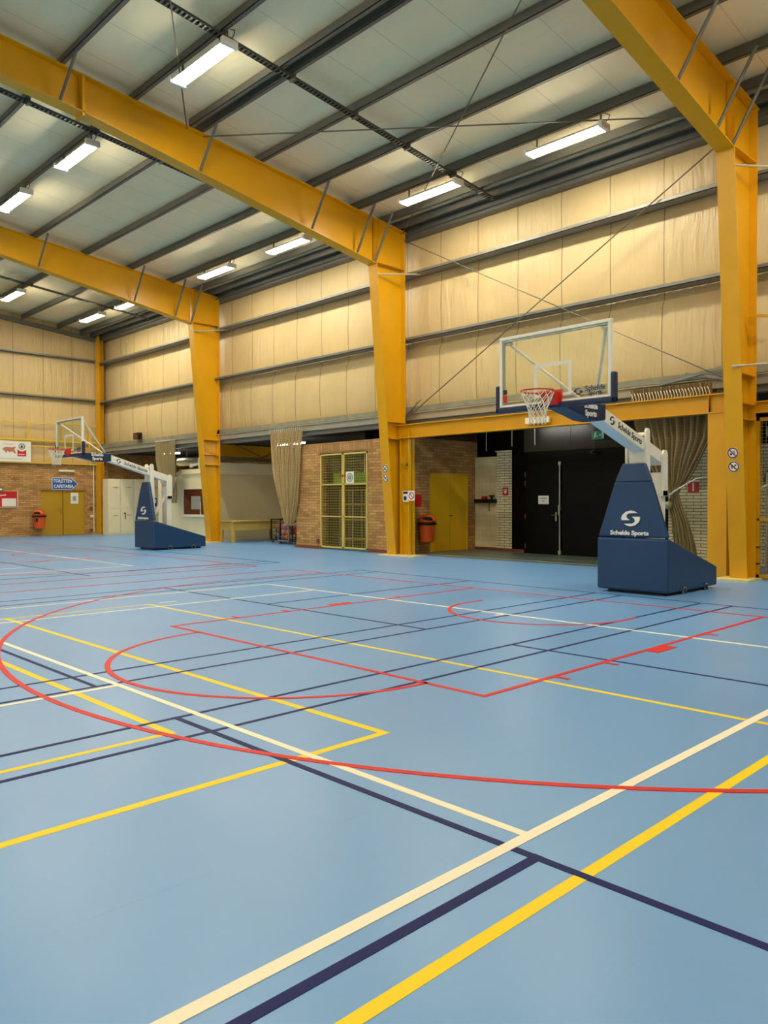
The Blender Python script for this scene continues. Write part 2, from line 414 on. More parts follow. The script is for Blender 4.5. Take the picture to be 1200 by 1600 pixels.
nv = [(-.53, .83, -.53, -13, .04), (-.05, .83, -.05, -13, .04), (1.26, .76, 1.26, -13, .04), (1.72, .76, 1.72, -13, .04),
      (-6.4, 1.0, -6.4, -13, .04), (-5.88, 1.0, -5.88, -13, .04), (-3.27, .95, -3.27, -3.8, .04), (-6.35, -3.8, -.05, -3.8, .04),
      (1.26, -3.89, 9.0, -3.89, .04), (-6.35, -7.86, -.05, -7.86, .04), (1.26, -7.86, 9.0, -7.86, .045), (4.315, -7.86, 4.315, -13, .05),
      (-16.5, -3.78, -9.46, -3.78, .04), (-20, 1.05, -9.45, 1.05, .04), (-9.45, 1.05, -9.45, -1, .04), (-9.95, 1.0, -9.95, -9, .04)]
lines('navy_court_lines', m_navy_line, .0020, nv, lambda b: b.prism_z([(-6.4, .98), (-6.4, 1.02), (9.0, .66), (9.0, .62)], .0002, .0020))
wh = [(-12.0, -7.7, 4.14, -7.7, .05), (4.165, -2.2, 4.165, -14, .06), (-5.55, -2.14, 9.0, -2.14, .05), (-5.55, -2.14, -5.55, -12, .05), (-4.18, -2.14, -4.18, -12, .05),
      (.04, -7.7, .04, -13, .05), (-20.4, -1.98, -11.2, -1.98, .05), (-11.17, -1.98, -11.17, -9, .05), (-12.5, -4.0, -12.5, -9, .05), (-4.55, -4.6, -4.55, -4.84, .05),
      (-.15, -2.3, -.15, -2.2, .05)]
wh[1] = (4.165, -2.2, 4.165, -14, .06)
lines('white_court_lines', m_white_line, .0028, wh)
def red(b):
    for X in (0, -16.63):
        zz = .0036
        a = math.acos(6.6/6.75)
        arc(b, X, -1.575, 6.725, PI+a, 2*PI-a, zz)
        for s in (-1, 1): b.box(X+s*6.6-.025, X+s*6.6+.025, -1.575-6.725*math.sin(a), 0, .0002, zz)
        arc(b, X, -5.8, 1.8, PI, 2*PI, zz)
        arc(b, X, -1.5, 1.27, PI, 2*PI, zz)
        for s in (-1, 1): b.box(X+s*1.27-.025, X+s*1.27+.025, -1.5, -1.2, .0002, zz)
        b.box(X-2.45, X+2.45, -5.85, -5.8, .0002, zz)
        for s in (-1, 1):
            b.box(X+s*2.425-.025, X+s*2.425+.025, -5.8, 0, .0002, zz)
            x0, x1 = (X+2.45, X+2.58) if s > 0 else (X-2.58, X-2.45)
            for yy in (-1.78, -4.02, -4.85): b.box(x0, x1, yy-.03, yy+.02, .0002, zz)
            b.box(x0, x1, -3.22, -2.8, .0002, zz)
        b.box(X-7.65, X+7.65, 0, .05, .0002, zz)
        for s in (-1, 1): b.box(X+s*7.65-.025, X+s*7.65+.025, -14, .05, .0002, zz)
lines('red_court_lines', m_red_line, .0036, [], red)
struct(MB().box(-9.25, -.35, 5.35, 8.5, .0002, .006).build('floor', m_recess_floor))
struct(MB().box(-9.25, -.35, 5.72, 5.80, .006, .012).build('trim_1', m_pale_strip))

# ------------------------------------------------------------------ walls
def lining_sheet(axis, const, a0, a1, rows, phase, dirn, row_step=False):
    """quilted sheet: pinched at each vertical joint and pulled in at each rail"""
    b = MB(); rnd = random.Random(3)
    step = .128; n = int(round((a1-a0)/step)); zs = []
    for z0, z1 in rows:
        k = max(6, int((z1-z0)/.16)); zs += [(z0+(z1-z0)*i/k, i/k) for i in range(k)]
    zs.append((rows[-1][1], 1.))
    ph = {}
    for i in range(n+1):
        a = a0+(a1-a0)*i/n; u = ((a-phase)/1.28) % 1.; cell = int((a-phase)//1.28)
        for z, t in zs:
            seam = math.exp(-(min(u, 1-u)*1.28/.05)**2)
            bul = .06*max(0., math.sin(PI*t**.8))**.6
            row = int(z*.55)
            key = (cell, row)
            if key not in ph: ph[key] = (rnd.random()*6, rnd.random()*.02, rnd.random()*3)
            p0, am, kk = ph[key]
            w = am*math.sin(u*18+p0+t*kk)*math.sin(PI*t) + .012*math.sin(u*31+p0)*(1-t)**2
            if z < 5.75+.02*math.sin(u*6+p0) and row_step: bul += .09
            off = -(bul+w)*dirn*(1-.6*seam)
            b.v.append(Vector((a, const+off, z)) if axis == 0 else Vector((const-off*1.0, a, z)))
    m = len(zs)
    for i in range(n):
        for j in range(m-1):
            q = (i*m+j, (i+1)*m+j, (i+1)*m+j+1, i*m+j+1); b.f.append(q)
    # rear skin gives the sheet its thickness
    o = len(b.v)
    for (a, z) in ((a0, rows[0][0]), (a1, rows[0][0]), (a1, rows[-1][1]), (a0, rows[-1][1])):
        b.v.append(Vector((a, const+.12*dirn, z)) if axis == 0 else Vector((const-.12*dirn, a, z)))
    b.f.append((o, o+1, o+2, o+3))
    return b
rows = [(4.15, 6.03), (6.03, 7.85), (7.85, 9.25)]
struct(lining_sheet(0, YW+.12, XW0, XW1, rows, -.35, 1, True).build('wall_back', m_lining, smooth=True))
rowsL = [(3.2, 6.15), (6.15, 8.0), (8.0, 9.0)]
wl = lining_sheet(1, XW0-.02, YB, YW+.05, [(3.2, 4.2), (4.2, 6.12), (6.12, 7.98), (7.98, 10.6)], .25, 1)
struct(wl.build('wall_left', m_lining_end, smooth=True))
struct(MB().box(XW1, XW1+.2, YB, 5.6, 0, 10.8).build('wall_right', m_lining_end))
struct(MB().box(XW0-.1, XW1, YB-.2, YB, 0, 9.4).build('wall_front', m_lining))
# end wall brickwork with the door opening y 2.63..4.61
g = MB().box(XW0-.2, -29.0, YB, 2.63, 0, 3.2).box(XW0-.2, -29.0, 4.61, 10.1, 0, 3.2).box(XW0-.2, -29.0, 2.63, 4.61, 2.32, 3.2)
struct(g.build('wall_left_brick', m_brick))
struct(MB().box(-29.0, -28.992, 2.50, 4.74, 2.04, 2.32).box(XW0-.1, -29.0, 2.63, 4.61, 2.04, 2.32).build('trim_2', m_brick_soldier))
struct(MB().box(XW0-.2, -29.0, 5.6, 10.1, 3.2, 3.75).build('wall_left_upper', m_brick))
# roof lining: two slopes
c = MB()
zc = .25
for y0, y1 in ((5.6, YR), (YR, YB-.2)):
    b0 = [(XW0-.2, y0, ztop(y0)+zc), (XW1+.2, y0, ztop(y0)+zc), (XW1+.2, y1, ztop(y1)+zc), (XW0-.2, y1, ztop(y1)+zc)]
    c.hexa(b0, [(x, y, z+.12) for x, y, z in b0])
struct(c.build('ceiling', m_ceil))
# annex behind the long wall
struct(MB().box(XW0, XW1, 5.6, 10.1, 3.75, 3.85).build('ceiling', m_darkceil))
struct(MB().box(XW0, XW1, 10.0, 10.2, 0, 3.8).build('wall_annex', m_brick))
# ledge and channels along the foot of the lining
struct(MB().box(XW0, XW1, 5.25, 5.66, 4.02, 4.16).build('trim_3', m_ledge))
struct(MB().box(XW0, XW1, 5.29, 5.40, 3.80, 4.00).box(XW0, XW1, 5.2, 5.40, 3.98, 4.0).build('trim_4', m_channel))
struct(MB().box(XW0, XW1, 5.38, 5.62, 3.66, 3.82).build('trim_5', m_grey_channel))
# brick store in the middle bay
g = MB().box(-14.15, -12.93, 5.25, 5.45, 0, 3.35).box(-10.70, -9.35, 5.25, 5.45, 0, 3.35).box(-12.93, -10.70, 5.25, 5.45, 3.03, 3.35)
g.box(-14.15, -13.95, 5.45, 9.9, 0, 3.35)
struct(g.build('wall_store', m_brick))
struct(MB().box(-13.1, -10.5, 5.243, 5.25, 3.07, 3.35).build('trim_6', m_brick_soldier))
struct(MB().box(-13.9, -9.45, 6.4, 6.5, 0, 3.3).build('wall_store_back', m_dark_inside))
struct(MB().box(-14.2, -12.97, 5.22, 5.25, 0, .10).box(-10.66, -9.5, 5.22, 5.25, 0, .10).build('baseboard_store', m_redtile))
# recess in the right bay
struct(MB().box(-9.45, -9.25, 5.3, 6.38, 0, 3.35).box(-9.45, -9.25, 8.12, 8.6, 0, 3.35).box(-9.45, -9.25, 6.38, 8.12, 2.34, 3.35).build('wall_recess_left', m_brick))
struct(MB().box(-9.25, -8.33, 8.5, 8.6, 0, 2.87).build('wall_recess_tiled', m_tile_white))
struct(MB().box(-8.33, -7.66, 8.4, 8.6, 0, 3.0).build('wall_recess_pier', m_brick_white))
g = MB().box(-9.25, -7.66, 8.6, 8.7, 0, 3.75).box(-7.66, -7.03, 8.25, 8.35, 0, 3.75)
struct(g.build('wall_recess_void', m_black))
struct(MB().box(-7.05, -5.5, 8.0, 8.1, 2.92, 3.74).box(-5.49, -2.7, 8.0, 8.1, 2.92, 3.74).build('wall_recess_upper_panel', m_black_upper))
g = MB().box(-7.05, -5.86, 8.0, 8.1, 2.62, 2.90).box(-5.78, -2.7, 8.0, 8.1, 0, 2.60).box(-5.86, -2.7, 8.0, 8.1, 2.62, 2.90).box(-7.05, -7.0, 8.0, 8.3, 0, 2.6)
g.box(-7.05, -2.7, 8.02, 8.1, 2.55, 2.95)
struct(g.build('wall_recess_black', m_black))
struct(MB().box(-2.7, 6.0, 8.0, 8.1, 0, 2.82).build('wall_recess_white', m_brick_white))
struct(MB().box(-2.7, 6.0, 8.05, 8.15, 2.82, 3.75).build('wall_recess_upper', m_black))
struct(MB().box(-9.25, -8.33, 8.46, 8.5, 0, .09).box(-8.33, -7.66, 8.36, 8.4, 0, .09).box(-7.66, -7.05, 8.21, 8.25, 0, .09).build('baseboard_recess', m_redtile))
# ------------------------------------------------------------------ doors
def handle(b, x, y, z, nx, ny, L=.13):
    """lever handle sticking out along (nx,ny)"""
    b.tube((x, y, z), (x+nx*.05, y+ny*.05, z), .01, 8)
    tx, ty = -ny, nx
    b.tube((x+nx*.05, y+ny*.05, z), (x+nx*.05+tx*L, y+ny*.05+ty*L, z), .011, 8)
    return b
d1 = thing('door_1', (-29.05, 3.62, 0), '', ''); del d1['label'], d1['category']; struct(d1)
MB().box(-29.12, -29.07, 2.66, 3.60, .01, 2.02).build('door_leaf', m_olive, d1)
MB().box(-29.12, -29.07, 3.63, 4.58, .01, 2.02).build('door_leaf', m_olive, d1)
MB().box(-29.14, -29.03, 2.63, 2.66, 0, 2.04).box(-29.14, -29.03, 4.58, 4.61, 0, 2.04).box(-29.14, -29.03, 2.63, 4.61, 2.01, 2.04).build('door_frame', m_olive, d1)
h = MB().box(-29.07, -29.055, 3.50, 3.55, .95, 1.25); handle(h, -29.055, 3.525, 1.12, 1, 0, -.12); h.build('door_handle', m_gold, d1)
d2 = thing('door_2', (-9.25, 7.25, 0), '', ''); del d2['label'], d2['category']; struct(d2)
MB().box(-9.30, -9.255, 6.42, 7.27, .01, 2.30).build('door_leaf', m_yellow_door, d2)
MB().box(-9.30, -9.255, 7.28, 8.08, .01, 2.30).build('door_leaf', m_yellow_door, d2)
MB().box(-9.34, -9.23, 6.38, 6.42, 0, 2.34).box(-9.34, -9.23, 8.08, 8.12, 0, 2.34).box(-9.34, -9.23, 6.38, 8.12, 2.30, 2.34).build('door_frame', m_yellow_light, d2)
h = MB(); handle(h, -9.255, 7.36, 1.08, 1, 0, -.13); h.build('door_handle', m_black_rail, d2)
d3 = thing('door_3', (-6.45, 8.0, 0), '', ''); del d3['label'], d3['category']; struct(d3)
MB().box(-6.99, -5.87, 8.0, 8.05, .01, 2.55).build('door_leaf', m_black, d3)
h = MB()
for z in (.15, 1.0, 1.95, 2.2): h.box(-7.01, -6.985, 7.985, 8.0, z, z+.14)
h.build('hinge', m_chrome, d3)
h = MB().box(-5.98, -5.94, 7.985, 8.0, .95, 1.2); handle(h, -5.96, 7.985, 1.12, 0, -1, -.12); h.build('door_handle', m_chrome, d3)
h = MB().tube((-5.82, 7.96, .01), (-5.82, 7.96, 2.6), .022, 10).box(-5.86, -5.78, 7.94, 8.0, 2.5, 2.6).box(-5.86, -5.78, 7.94, 8.0, 1.25, 1.35).box(-5.86, -5.78, 7.94, 8.0, .03, .13)
h.tube((-5.82, 7.93, 1.12), (-5.82, 7.93, 1.4), .03, 8)
h.build('espagnolette_rod', m_alu, d3)

# ------------------------------------------------------------------ steel frames
def frame(X, name, label, braces, knee=True, rear=True):
    t = thing(name, (X, 4.9, 0), label, 'steel frame', 'yellow portal frames')
    fwid = .165
    # column web, tapered
    MB().prism_x([(4.75, 0), (5.12, 0), (5.12, 9.02), (4.05, ztop(4.05)-.02), (4.05, 8.0)], X-.01, X+.01).build('column_web', m_yellow, t)
    b = MB(); b.hexa([(X-fwid, 4.73, 0), (X+fwid, 4.73, 0), (X+fwid, 4.755, 0), (X-fwid, 4.755, 0)], [(X-fwid, 4.03, 8.0), (X+fwid, 4.03, 8.0), (X+fwid, 4.055, 8.0), (X-fwid, 4.055, 8.0)])
    b.build('inner_flange', m_yellow, t)
    MB().box(X-fwid, X+fwid, 5.12, 5.145, 0, 9.02).build('outer_flange', m_yellow, t)
    for z0 in (7.99,):
        MB().box(X-fwid+.01, X+fwid-.01, 4.06, 5.12, z0, z0+.02).build('stiffener', m_yellow, t)
    MB().box(X-fwid+.01, X+fwid-.01, 4.05, 4.07, 8.01, ztop(4.05)-.02).build('stiffener', m_yellow, t)
    # rafter : deep haunch to y=-4, then even depth to the ridge
    def zb(y):
        if y >= -4: return 7.97 + (4.03-y)*.162
        return 7.97+8.03*.162 + (-4-y)*.107
    P = [(5.225, 9.03), (5.225, 8.9), (4.05, 8.0)]
    ys = [4.03, -4.0, YR]
    MB().prism_x([(y, zb(y)) for y in ys]+[(YR, ztop(YR)-.01), (4.03, ztop(4.03)-.01)], X-.01, X+.01).build('rafter_web', m_yellow, t)
    b = MB()
    for y0, y1 in ((4.05, -4.0), (-4.0, YR)):
        b.hexa([(X-fwid, y0, zb(y0)-.02), (X+fwid, y0, zb(y0)-.02), (X+fwid, y1, zb(y1)-.02), (X-fwid, y1, zb(y1)-.02)],
               [(X-fwid, y0, zb(y0)), (X+fwid, y0, zb(y0)), (X+fwid, y1, zb(y1)), (X-fwid, y1, zb(y1))])
    b.build('bottom_flange', m_yellow, t)
    b = MB(); y0, y1 = 5.225, YR
    b.hexa([(X-fwid, y0, ztop(y0)-.02), (X+fwid, y0, ztop(y0)-.02), (X+fwid, y1, ztop(y1)-.02), (X-fwid, y1, ztop(y1)-.02)],
           [(X-fwid, y0, ztop(y0)), (X+fwid, y0, ztop(y0)), (X+fwid, y1, ztop(y1)), (X-fwid, y1, ztop(y1))])
    b.build('top_flange', m_yellow, t)
    MB().box(X-fwid, X+fwid, -4.03, -3.98, zb(-4)-.09, ztop(-4)).build('splice_plate', m_yellow, t)
    if rear:   # the other half of the frame, behind the camera
        MB().prism_x([(2*YR-4.6, 0), (2*YR-5.2, 0), (2*YR-5.2, 9.02), (2*YR-4.05, 9.1), (2*YR-4.05, 8.0)], X-.01, X+.01).build('column_web', m_yellow, t)
        MB().hexa([(X-fwid, 2*YR-4.58, 0), (X+fwid, 2*YR-4.58, 0), (X+fwid, 2*YR-4.605, 0), (X-fwid, 2*YR-4.605, 0)], [(X-fwid, 2*YR-4.03, 8.0), (X+fwid, 2*YR-4.03, 8.0), (X+fwid, 2*YR-4.055, 8.0), (X-fwid, 2*YR-4.055, 8.0)]).build('inner_flange', m_yellow, t)
        MB().prism_x([(2*YR-y, zb(y)) for y in ys]+[(YR, ztop(YR)-.01), (2*YR-4.03, ztop(4.03)-.01)], X-.01, X+.01).build('rafter_web', m_yellow, t)
        b = MB()
        for y0, y1 in ((4.05, -4.0), (-4.0, YR)):
            b.hexa([(X-fwid, 2*YR-y0, zb(y0)-.02), (X+fwid, 2*YR-y0, zb(y0)-.02), (X+fwid, 2*YR-y1, zb(y1)-.02), (X-fwid, 2*YR-y1, zb(y1)-.02)],
                   [(X-fwid, 2*YR-y0, zb(y0)), (X+fwid, 2*YR-y0, zb(y0)), (X+fwid, 2*YR-y1, zb(y1)), (X-fwid, 2*YR-y1, zb(y1))])
        b.build('bottom_flange', m_yellow, t)
    for y in braces:
        MB().tube((X+.15, y-.06, zb(y)+.02), (X+.78, y, ztop(y)+.03), .032, 8).build('fly_brace', m_steel, t)
    MB().tube((X+.03, 4.13, 7.7), (X+.62, 5.26, 7.80), .022, 8).build('knee_stay', m_channel, t)
    return t, zb
BR = (-4.4, -1.32, 1.86, 3.40, 4.05)
labs = ['', 'far yellow tapered portal frame beside the white kiosk, second column from the corner', 'middle yellow tapered portal frame between brick store and black recess', 'nearest yellow tapered portal frame at right, beside the mesh cage']
frames = {}
for i in (1, 2, 3):
    frames[i], zbf = frame(XF[i], 'portal_frame', labs[i], BR)
t4, _ = frame(XF[4], 'portal_frame', 'yellow portal frame out of shot behind the camera side', BR)
# column details
t = frames[2]; X = XF[2]
for z in (3.70, 3.24): MB().box(X, X+.15, 4.52 if z > 3.5 else 4.54, 5.12, z, z+.02).build('stiffener', m_yellow, t)
MB().box(X-.38, X+.95, 4.55, 5.16, 0, .03).build('base_plate', m_paleyellow, t)
t = frames[1]; X = XF[1]
for z in (3.76, 3.22, 2.85): MB().box(X, X+.15, 4.56, 5.12, z, z+.02).build('stiffener', m_yellow, t)
MB().poly([(X+.12, 4.45, 3.75), (X+.12, 4.55, 3.5), (X+.12, 4.75, 3.35), (X+.12, 5.1, 3.25)], .02, 6).build('curved_bracket', m_yellow, t)
MB().box(X-.25, X+.3, 4.45, 5.1, 0, .03).build('base_plate', m_paleyellow, t)
t = frames[3]; X = XF[3]
for z in (3.9, 3.35, 3.05): MB().box(X, X+.15, 4.56, 5.12, z, z+.02).build('stiffener', m_yellow, t)
MB().box(X-.35, X+.3, 4.4, 5.1, 0, .035).build('base_plate', m_paleyellow, t)
MB().tube((X+.03, 4.3, 4.02), (X+1.6, 5.28, 4.1), .022, 8).build('knee_stay', m_channel, t)
MB().bar((X+.1, 4.95, 5.05), (X+2.0, 5.1, 4.75), .05, .05).build('knee_stay', m_yellow, t)
for i, dy in ((1, .13), (3, -.14)): frames[i].location.y += dy
# corner column
t = thing('corner_column', (-28.7, 5.2, 0), 'slim yellow steel column in the far corner of the hall', 'column')
MB().box(-28.93, -28.50, 5.1, 5.115, 0, 9.3).build('front_flange', m_yellow, t)
MB().box(-28.73, -28.71, 5.115, 5.28, 0, 9.3).build('column_web', m_yellow, t)
MB().box(-28.93, -28.50, 5.28, 5.295, 0, 9.3).build('rear_flange', m_yellow, t)

# portal under the long wall in the right bay
t = thing('portal_beam', (-4.3, 5.0, 0), 'yellow steel portal of beam and two posts over the black recess', 'steel portal')
def ibeam(x0, x1, y, z0, z1, d=.24):
    return MB().box(x0, x1, y-.006, y+.006, z0, z1).box(x0, x1, y-d/2, y+d/2, z0, z0+.02).box(x0, x1, y-d/2, y+d/2, z1-.02, z1)
ibeam(-9.18, .3, 4.99, 3.26, 3.64).build('beam', m_yellow, t)
for x0, x1 in ((-9.03, -8.68), (-.40, -.02)):
    b = MB().box(x0, x1, 5.01, 5.03, 0, 3.26)
    if x0 < -5: b.box(x0, x0+.02, 4.90, 5.12, 0, 3.26).box(x1-.02, x1, 4.90, 5.14, 0, 3.26)
    else: b.box(x0, x1, 4.90, 4.915, 0, 3.26).box(x0, x1, 5.125, 5.14, 0, 3.26)
    b.build('post', m_yellow, t)
for x in (-9.03, -8.70, -.40):
    MB().prism_x([(4.9, 3.28), (5.01, 3.28), (5.01, 3.62), (4.99, 3.62)], x, x+.015).build('gusset', m_yellow, t)
MB().box(-.40, -.385, 4.9, 5.01, 3.28, 3.62).build('gusset', m_yellow, t)
MB().tube((-8.84, 5.0, 2.56), (-8.84, 4.88, 2.56), .06, 14).box(-9.0, -8.86, 4.93, 4.95, 2.55, 2.57).build('socket_box', m_olive, t)
t = thing('yellow_beam', (5.3, 5.0, 3.2), 'yellow horizontal steel beam running right from nearest column', 'beam')
ibeam(.50, 9.9, 5.0, 3.2, 3.42, .2).build('beam', m_yellow, t)

# ------------------------------------------------------------------ purlins, girts, eaves
def zsec(x0, x1, y, z, h=.235, f=.085, th=.012, th2=None):
    b = MB().box(x0, x1, y-th/2, y+th/2, z, z+h)
    b.box(x0, x1, y-f, y, z, z+th).box(x0, x1, y-f, y-f+th, z, z+.025)
    b.box(x0, x1, y, y+f, z+h-th, z+h)
    return b
PY = [4.45, 3.42, 1.88, .32, -1.3, -2.87, -4.38, -5.9, -7.4]
names = ['first roof purlin from the long wall eaves', 'second roof purlin, carrying the long row of lamps near the wall', 'third roof purlin up from the long wall', 'fourth roof purlin up from the long wall',
         'fifth roof purlin up from the long wall, beside a doubled section', 'sixth roof purlin up, carrying the higher row of lamps', 'seventh roof purlin up, passing the rafter splice', 'eighth roof purlin up, near the top left of the photo', 'ninth roof purlin up, highest near the ridge']
for y, n in zip(PY, names):
    tag(zsec(XW0, XW1, y, ztop(y)).build('roof_purlin', m_steel), 'grey steel '+n, 'purlin', 'grey roof purlins')
tag(zsec(-9.2, XW1, -1.56, ztop(-1.56)+.0).build('roof_purlin', m_steel), 'grey steel purlin doubled up beside the fifth one in the near bay', 'purlin', 'grey roof purlins')
for y in PY[:]:
    yy = 2*YR-y
    tag(zsec(XW0, XW1, yy, ztop(yy)).build('roof_purlin', m_steel), 'grey steel roof purlin on the opposite slope behind the camera', 'purlin', 'purlins of the opposite slope')
t = thing('eaves_beam', (-8.5, 5.2, 8.9), 'dark grey stacked steel eaves beam along the top of long wall', 'beam')
MB().box(XW0, XW1, 5.24, 5.26, 8.98, 9.24).box(XW0, XW1, 5.18, 5.24, 8.98, 8.995).box(XW0, XW1, 5.26, 5.55, 8.90, 9.0).build('eaves_channel', m_steel, t)
MB().box(XW0, XW1, 4.93, 4.95, ztop(4.94), ztop(4.94)+.21).box(XW0, XW1, 4.88, 4.95, ztop(4.94), ztop(4.94)+.015).box(XW0, XW1, 4.95, 5.18, 9.16, 9.18).build('eaves_purlin', m_steel, t)
def girt(axis, c0, c1, a0, a1, z):
    b = MB()
    if axis == 0:
        b.box(a0, a1, c0, c1, z-.045, z-.03).box(a0, a1, c0, c0+.012, z-.045, z+.035).box(a0, a1, c1-.02, c1, z-.045, z+.05)
    else:
        b.box(c0, c1, a0, a1, z-.045, z-.03).box(c1-.012, c1, a0, a1, z-.045, z+.035).box(c0, c0+.02, a0, a1, z-.045, z+.05)
    return b
for z, n in ((7.86, 'upper grey wall rail running the length of long wall'), (6.06, 'lower grey wall rail running the length of long wall')):
    tag(girt(0, 5.15, 5.50, XW0+.1, XW1-.1, z).build('wall_rail', m_girt), n, 'wall rail', 'long wall rails')
for z, n in ((8.0, 'upper grey wall rail on the far end wall'), (6.17, 'lower grey wall rail on the far end wall')):
    tag(girt(1, -29.08, -28.86, YB, 5.08, z).build('wall_rail', m_girt), n, 'wall rail', 'end wall rails')
b = MB()
for y0, y1 in ((5.3, YR), (YR, YB)):
    b.hexa([(-29.0, y0, ztop(y0)-.18), (-28.84, y0, ztop(y0)-.18), (-28.84, y1, ztop(y1)-.18), (-29.0, y1, ztop(y1)-.18)],
           [(-29.0, y0, ztop(y0)-.01), (-28.84, y0, ztop(y0)-.01), (-28.84, y1, ztop(y1)-.01), (-29.0, y1, ztop(y1)-.01)])
tag(b.build('gable_beam', m_steel), 'dark grey sloping steel beam along top of the far end wall', 'beam')

# bracing rods
def rod(p, q, label, r=.014):
    tag(MB().tube(p, q, r, 6).build('bracing_rod', m_rod), label, 'bracing rod', 'steel bracing rods')
def zr(y): return ztop(y)-.08
rod((-9.05, -1.3, zr(-1.3)), (.3, 5.0, zr(5.0)), 'roof bracing rod running almost level behind the nearest lamp over the bay')
rod((-9.05, 5.05, zr(5.05)), (.3, -1.3, zr(-1.3)), 'roof bracing rod rising steeply out of the top of the photo')
rod((-9.05, -1.7, zr(-1.7)), (.3, -8.0, zr(-8)), 'thin roof bracing rod dropping past the brightest lamp at top left')
rod((-9.0, 5.06, 8.78), (.15, 5.06, 3.80), 'wall bracing rod falling from middle column to nearest column')
rod((.15, 5.09, 8.87), (-9.0, 5.09, 3.80), 'wall bracing rod rising from middle column to nearest column')
b = MB()
for k in range(4): b.poly([(-9.0, 5.12, 3.86+.02*k), (-8.75+.05*k, 5.1, 4.0+.06*k), (-8.6+.06*k, 5.14, 4.25+.02*k)], .009, 5)
tag(b.build('cable_bundle', m_rod), 'loose bundle of grey cables at middle column above portal beam', 'cable')
b = MB().bar((-1.6, 5.2, 3.98), (-.1, 5.1, 4.2), .03, .06).bar((-1.0, 5.2, 4.15), (-.1, 5.1, 3.95), .03, .06)
tag(b.build('crossed_bracket', m_girt), 'crossed grey steel straps beside nearest column above the portal', 'bracket')

# cable trays under the purlins
def tray(x, y0, y1, w, label):
    t = thing('cable_tray', (x, (y0+y1)/2, ztop((y0+y1)/2)-.1), label, 'cable tray', 'cable trays')
    za, zb_ = ztop(y0)-.06, ztop(y1)-.06
    b = MB().bar((x-w/2, y0, za), (x-w/2, y1, zb_), .008, .05).bar((x+w/2, y0, za), (x+w/2, y1, zb_), .008, .05)
    n = int(abs(y1-y0)/.09)
    for i in range(n):
        a = i/n; y = y0+(y1-y0)*a; z = za+(zb_-za)*a-.02
        b.box(x-w/2, x+w/2, y-.02, y+.02, z-.004, z+.004)
    b.build('tray', m_tray, t)
    b = MB()
    for k in range(3): b.tube((x-.03+.03*k, y0, za), (x-.03+.03*k, y1, zb_), .011, 6)
    b.build('cables', m_black_rail, t)
    for y in PY:
        if min(y0, y1) < y < max(y0, y1): MB().box(x-w/2-.02, x+w/2+.02, y-.03, y+.01, ztop(y)-.1, ztop(y)).build('tray_clip', m_steel, t)
tray(-5.8, 4.9, -8.5, .13, 'perforated cable tray hanging under the near bay purlins')
tray(-10.9, 4.9, -8.5, .13, 'perforated cable tray just beyond middle rafter')
tray(-23.5, 4.9, -8.5, .11, 'perforated cable tray in the furthest bay')

# ------------------------------------------------------------------ roof lamps
def lamp(x, y, label, group='long roof lamps', L=1.84, dz=-.30):
    z = ztop(y)+dz
    t = thing('roof_lamp', (x, y, z), label, 'lamp', group)
    h, w = L/2, .13
    MB().hexa([(x-h, y-w-.01, z+.024), (x+h, y-w-.01, z+.024), (x+h, y+w+.01, z+.024), (x-h, y+w+.01, z+.024)],
              [(x-h, y-w*.6, z+.10), (x+h, y-w*.6, z+.10), (x+h, y+w*.6, z+.10), (x-h, y+w*.6, z+.10)]).build('housing', m_lamp_body, t)
    MB().prism_x([(y-w, z+.024), (y-w+.01, z-.01), (y+w-.01, z-.01), (y+w, z+.024)], x-h+.05, x+h-.05).build('lens', m_lens, t)
    for a in (x-h-.02, x+h-.06): MB().box(a, a+.08, y-w-.03, y+w+.03, z-.012, z+.11).build('end_cap', m_lamp_body, t)
    for a in (x-h*.75, x+h*.9): MB().box(a-.01, a+.01, y-.02, y+.02, z+.1, z-dz).build('hanger', m_steel, t)
    MB().poly([(x+h-.05, y+.03, z+.1), (x+h+.05, y+.05, z+.18), (x+h+.08, y+.05, z+.25), (x+h-.02, y+.03, z-dz)], .008, 5).build('supply_cable', m_black_rail, t)
    return t
base = lamp(-2.76, 3.42, 'lit roof lamp nearest to the right rafter, above the backboard')
def L2(x, y, label, group='long roof lamps'): copy_thing(base, (x+2.76, y-3.42, ztop(y)-ztop(3.42)), label, group)
L2(-6.54, 3.42, 'lit roof lamp just right of the middle rafter and column')
L2(-12.06, 3.35, 'lit roof lamp in middle bay, closest left of middle column')
L2(-15.8, 3.28, 'lit roof lamp in middle bay above the far column top')
L2(-21.7, 3.2, 'lit roof lamp in far bay showing just under the far rafter')
L2(-24.8, 3.15, 'lit roof lamp in the far corner bay, right beside the cable tray')
L2(-6.5, -2.87, 'large bright roof lamp at the top left, nearest to the camera')
L2(-11.95, -2.93, 'lit roof lamp just under the middle rafter at left')
L2(-15.85, -2.97, 'lit roof lamp cut by the left edge, below the middle rafter')
L2(-24.75, .05, 'lit roof lamp at the left edge below the far rafter')
off = 'roof lamps out of shot'
for x in (3.2, 8.0): L2(x, 3.42, 'lit roof lamp to the right of nearest frame', off)
for x in (3.2, 8.0): L2(x, -2.87, 'lit roof lamp above the camera side', off)
L2(-2.6, -4.4, 'lit roof lamp above the top edge of the photo', off)
for x in (-20.8, -25.6, -15.8, -11, -6.5, -2.7, 3.2, 8.0): L2(x, -15.1, 'lit roof lamp on opposite slope behind the camera', off)
for x in (-20.8, -15.8, -11, -2.7, 3.2, 8.0): L2(x, -21.0, 'lit roof lamp near the opposite wall behind the camera', off)

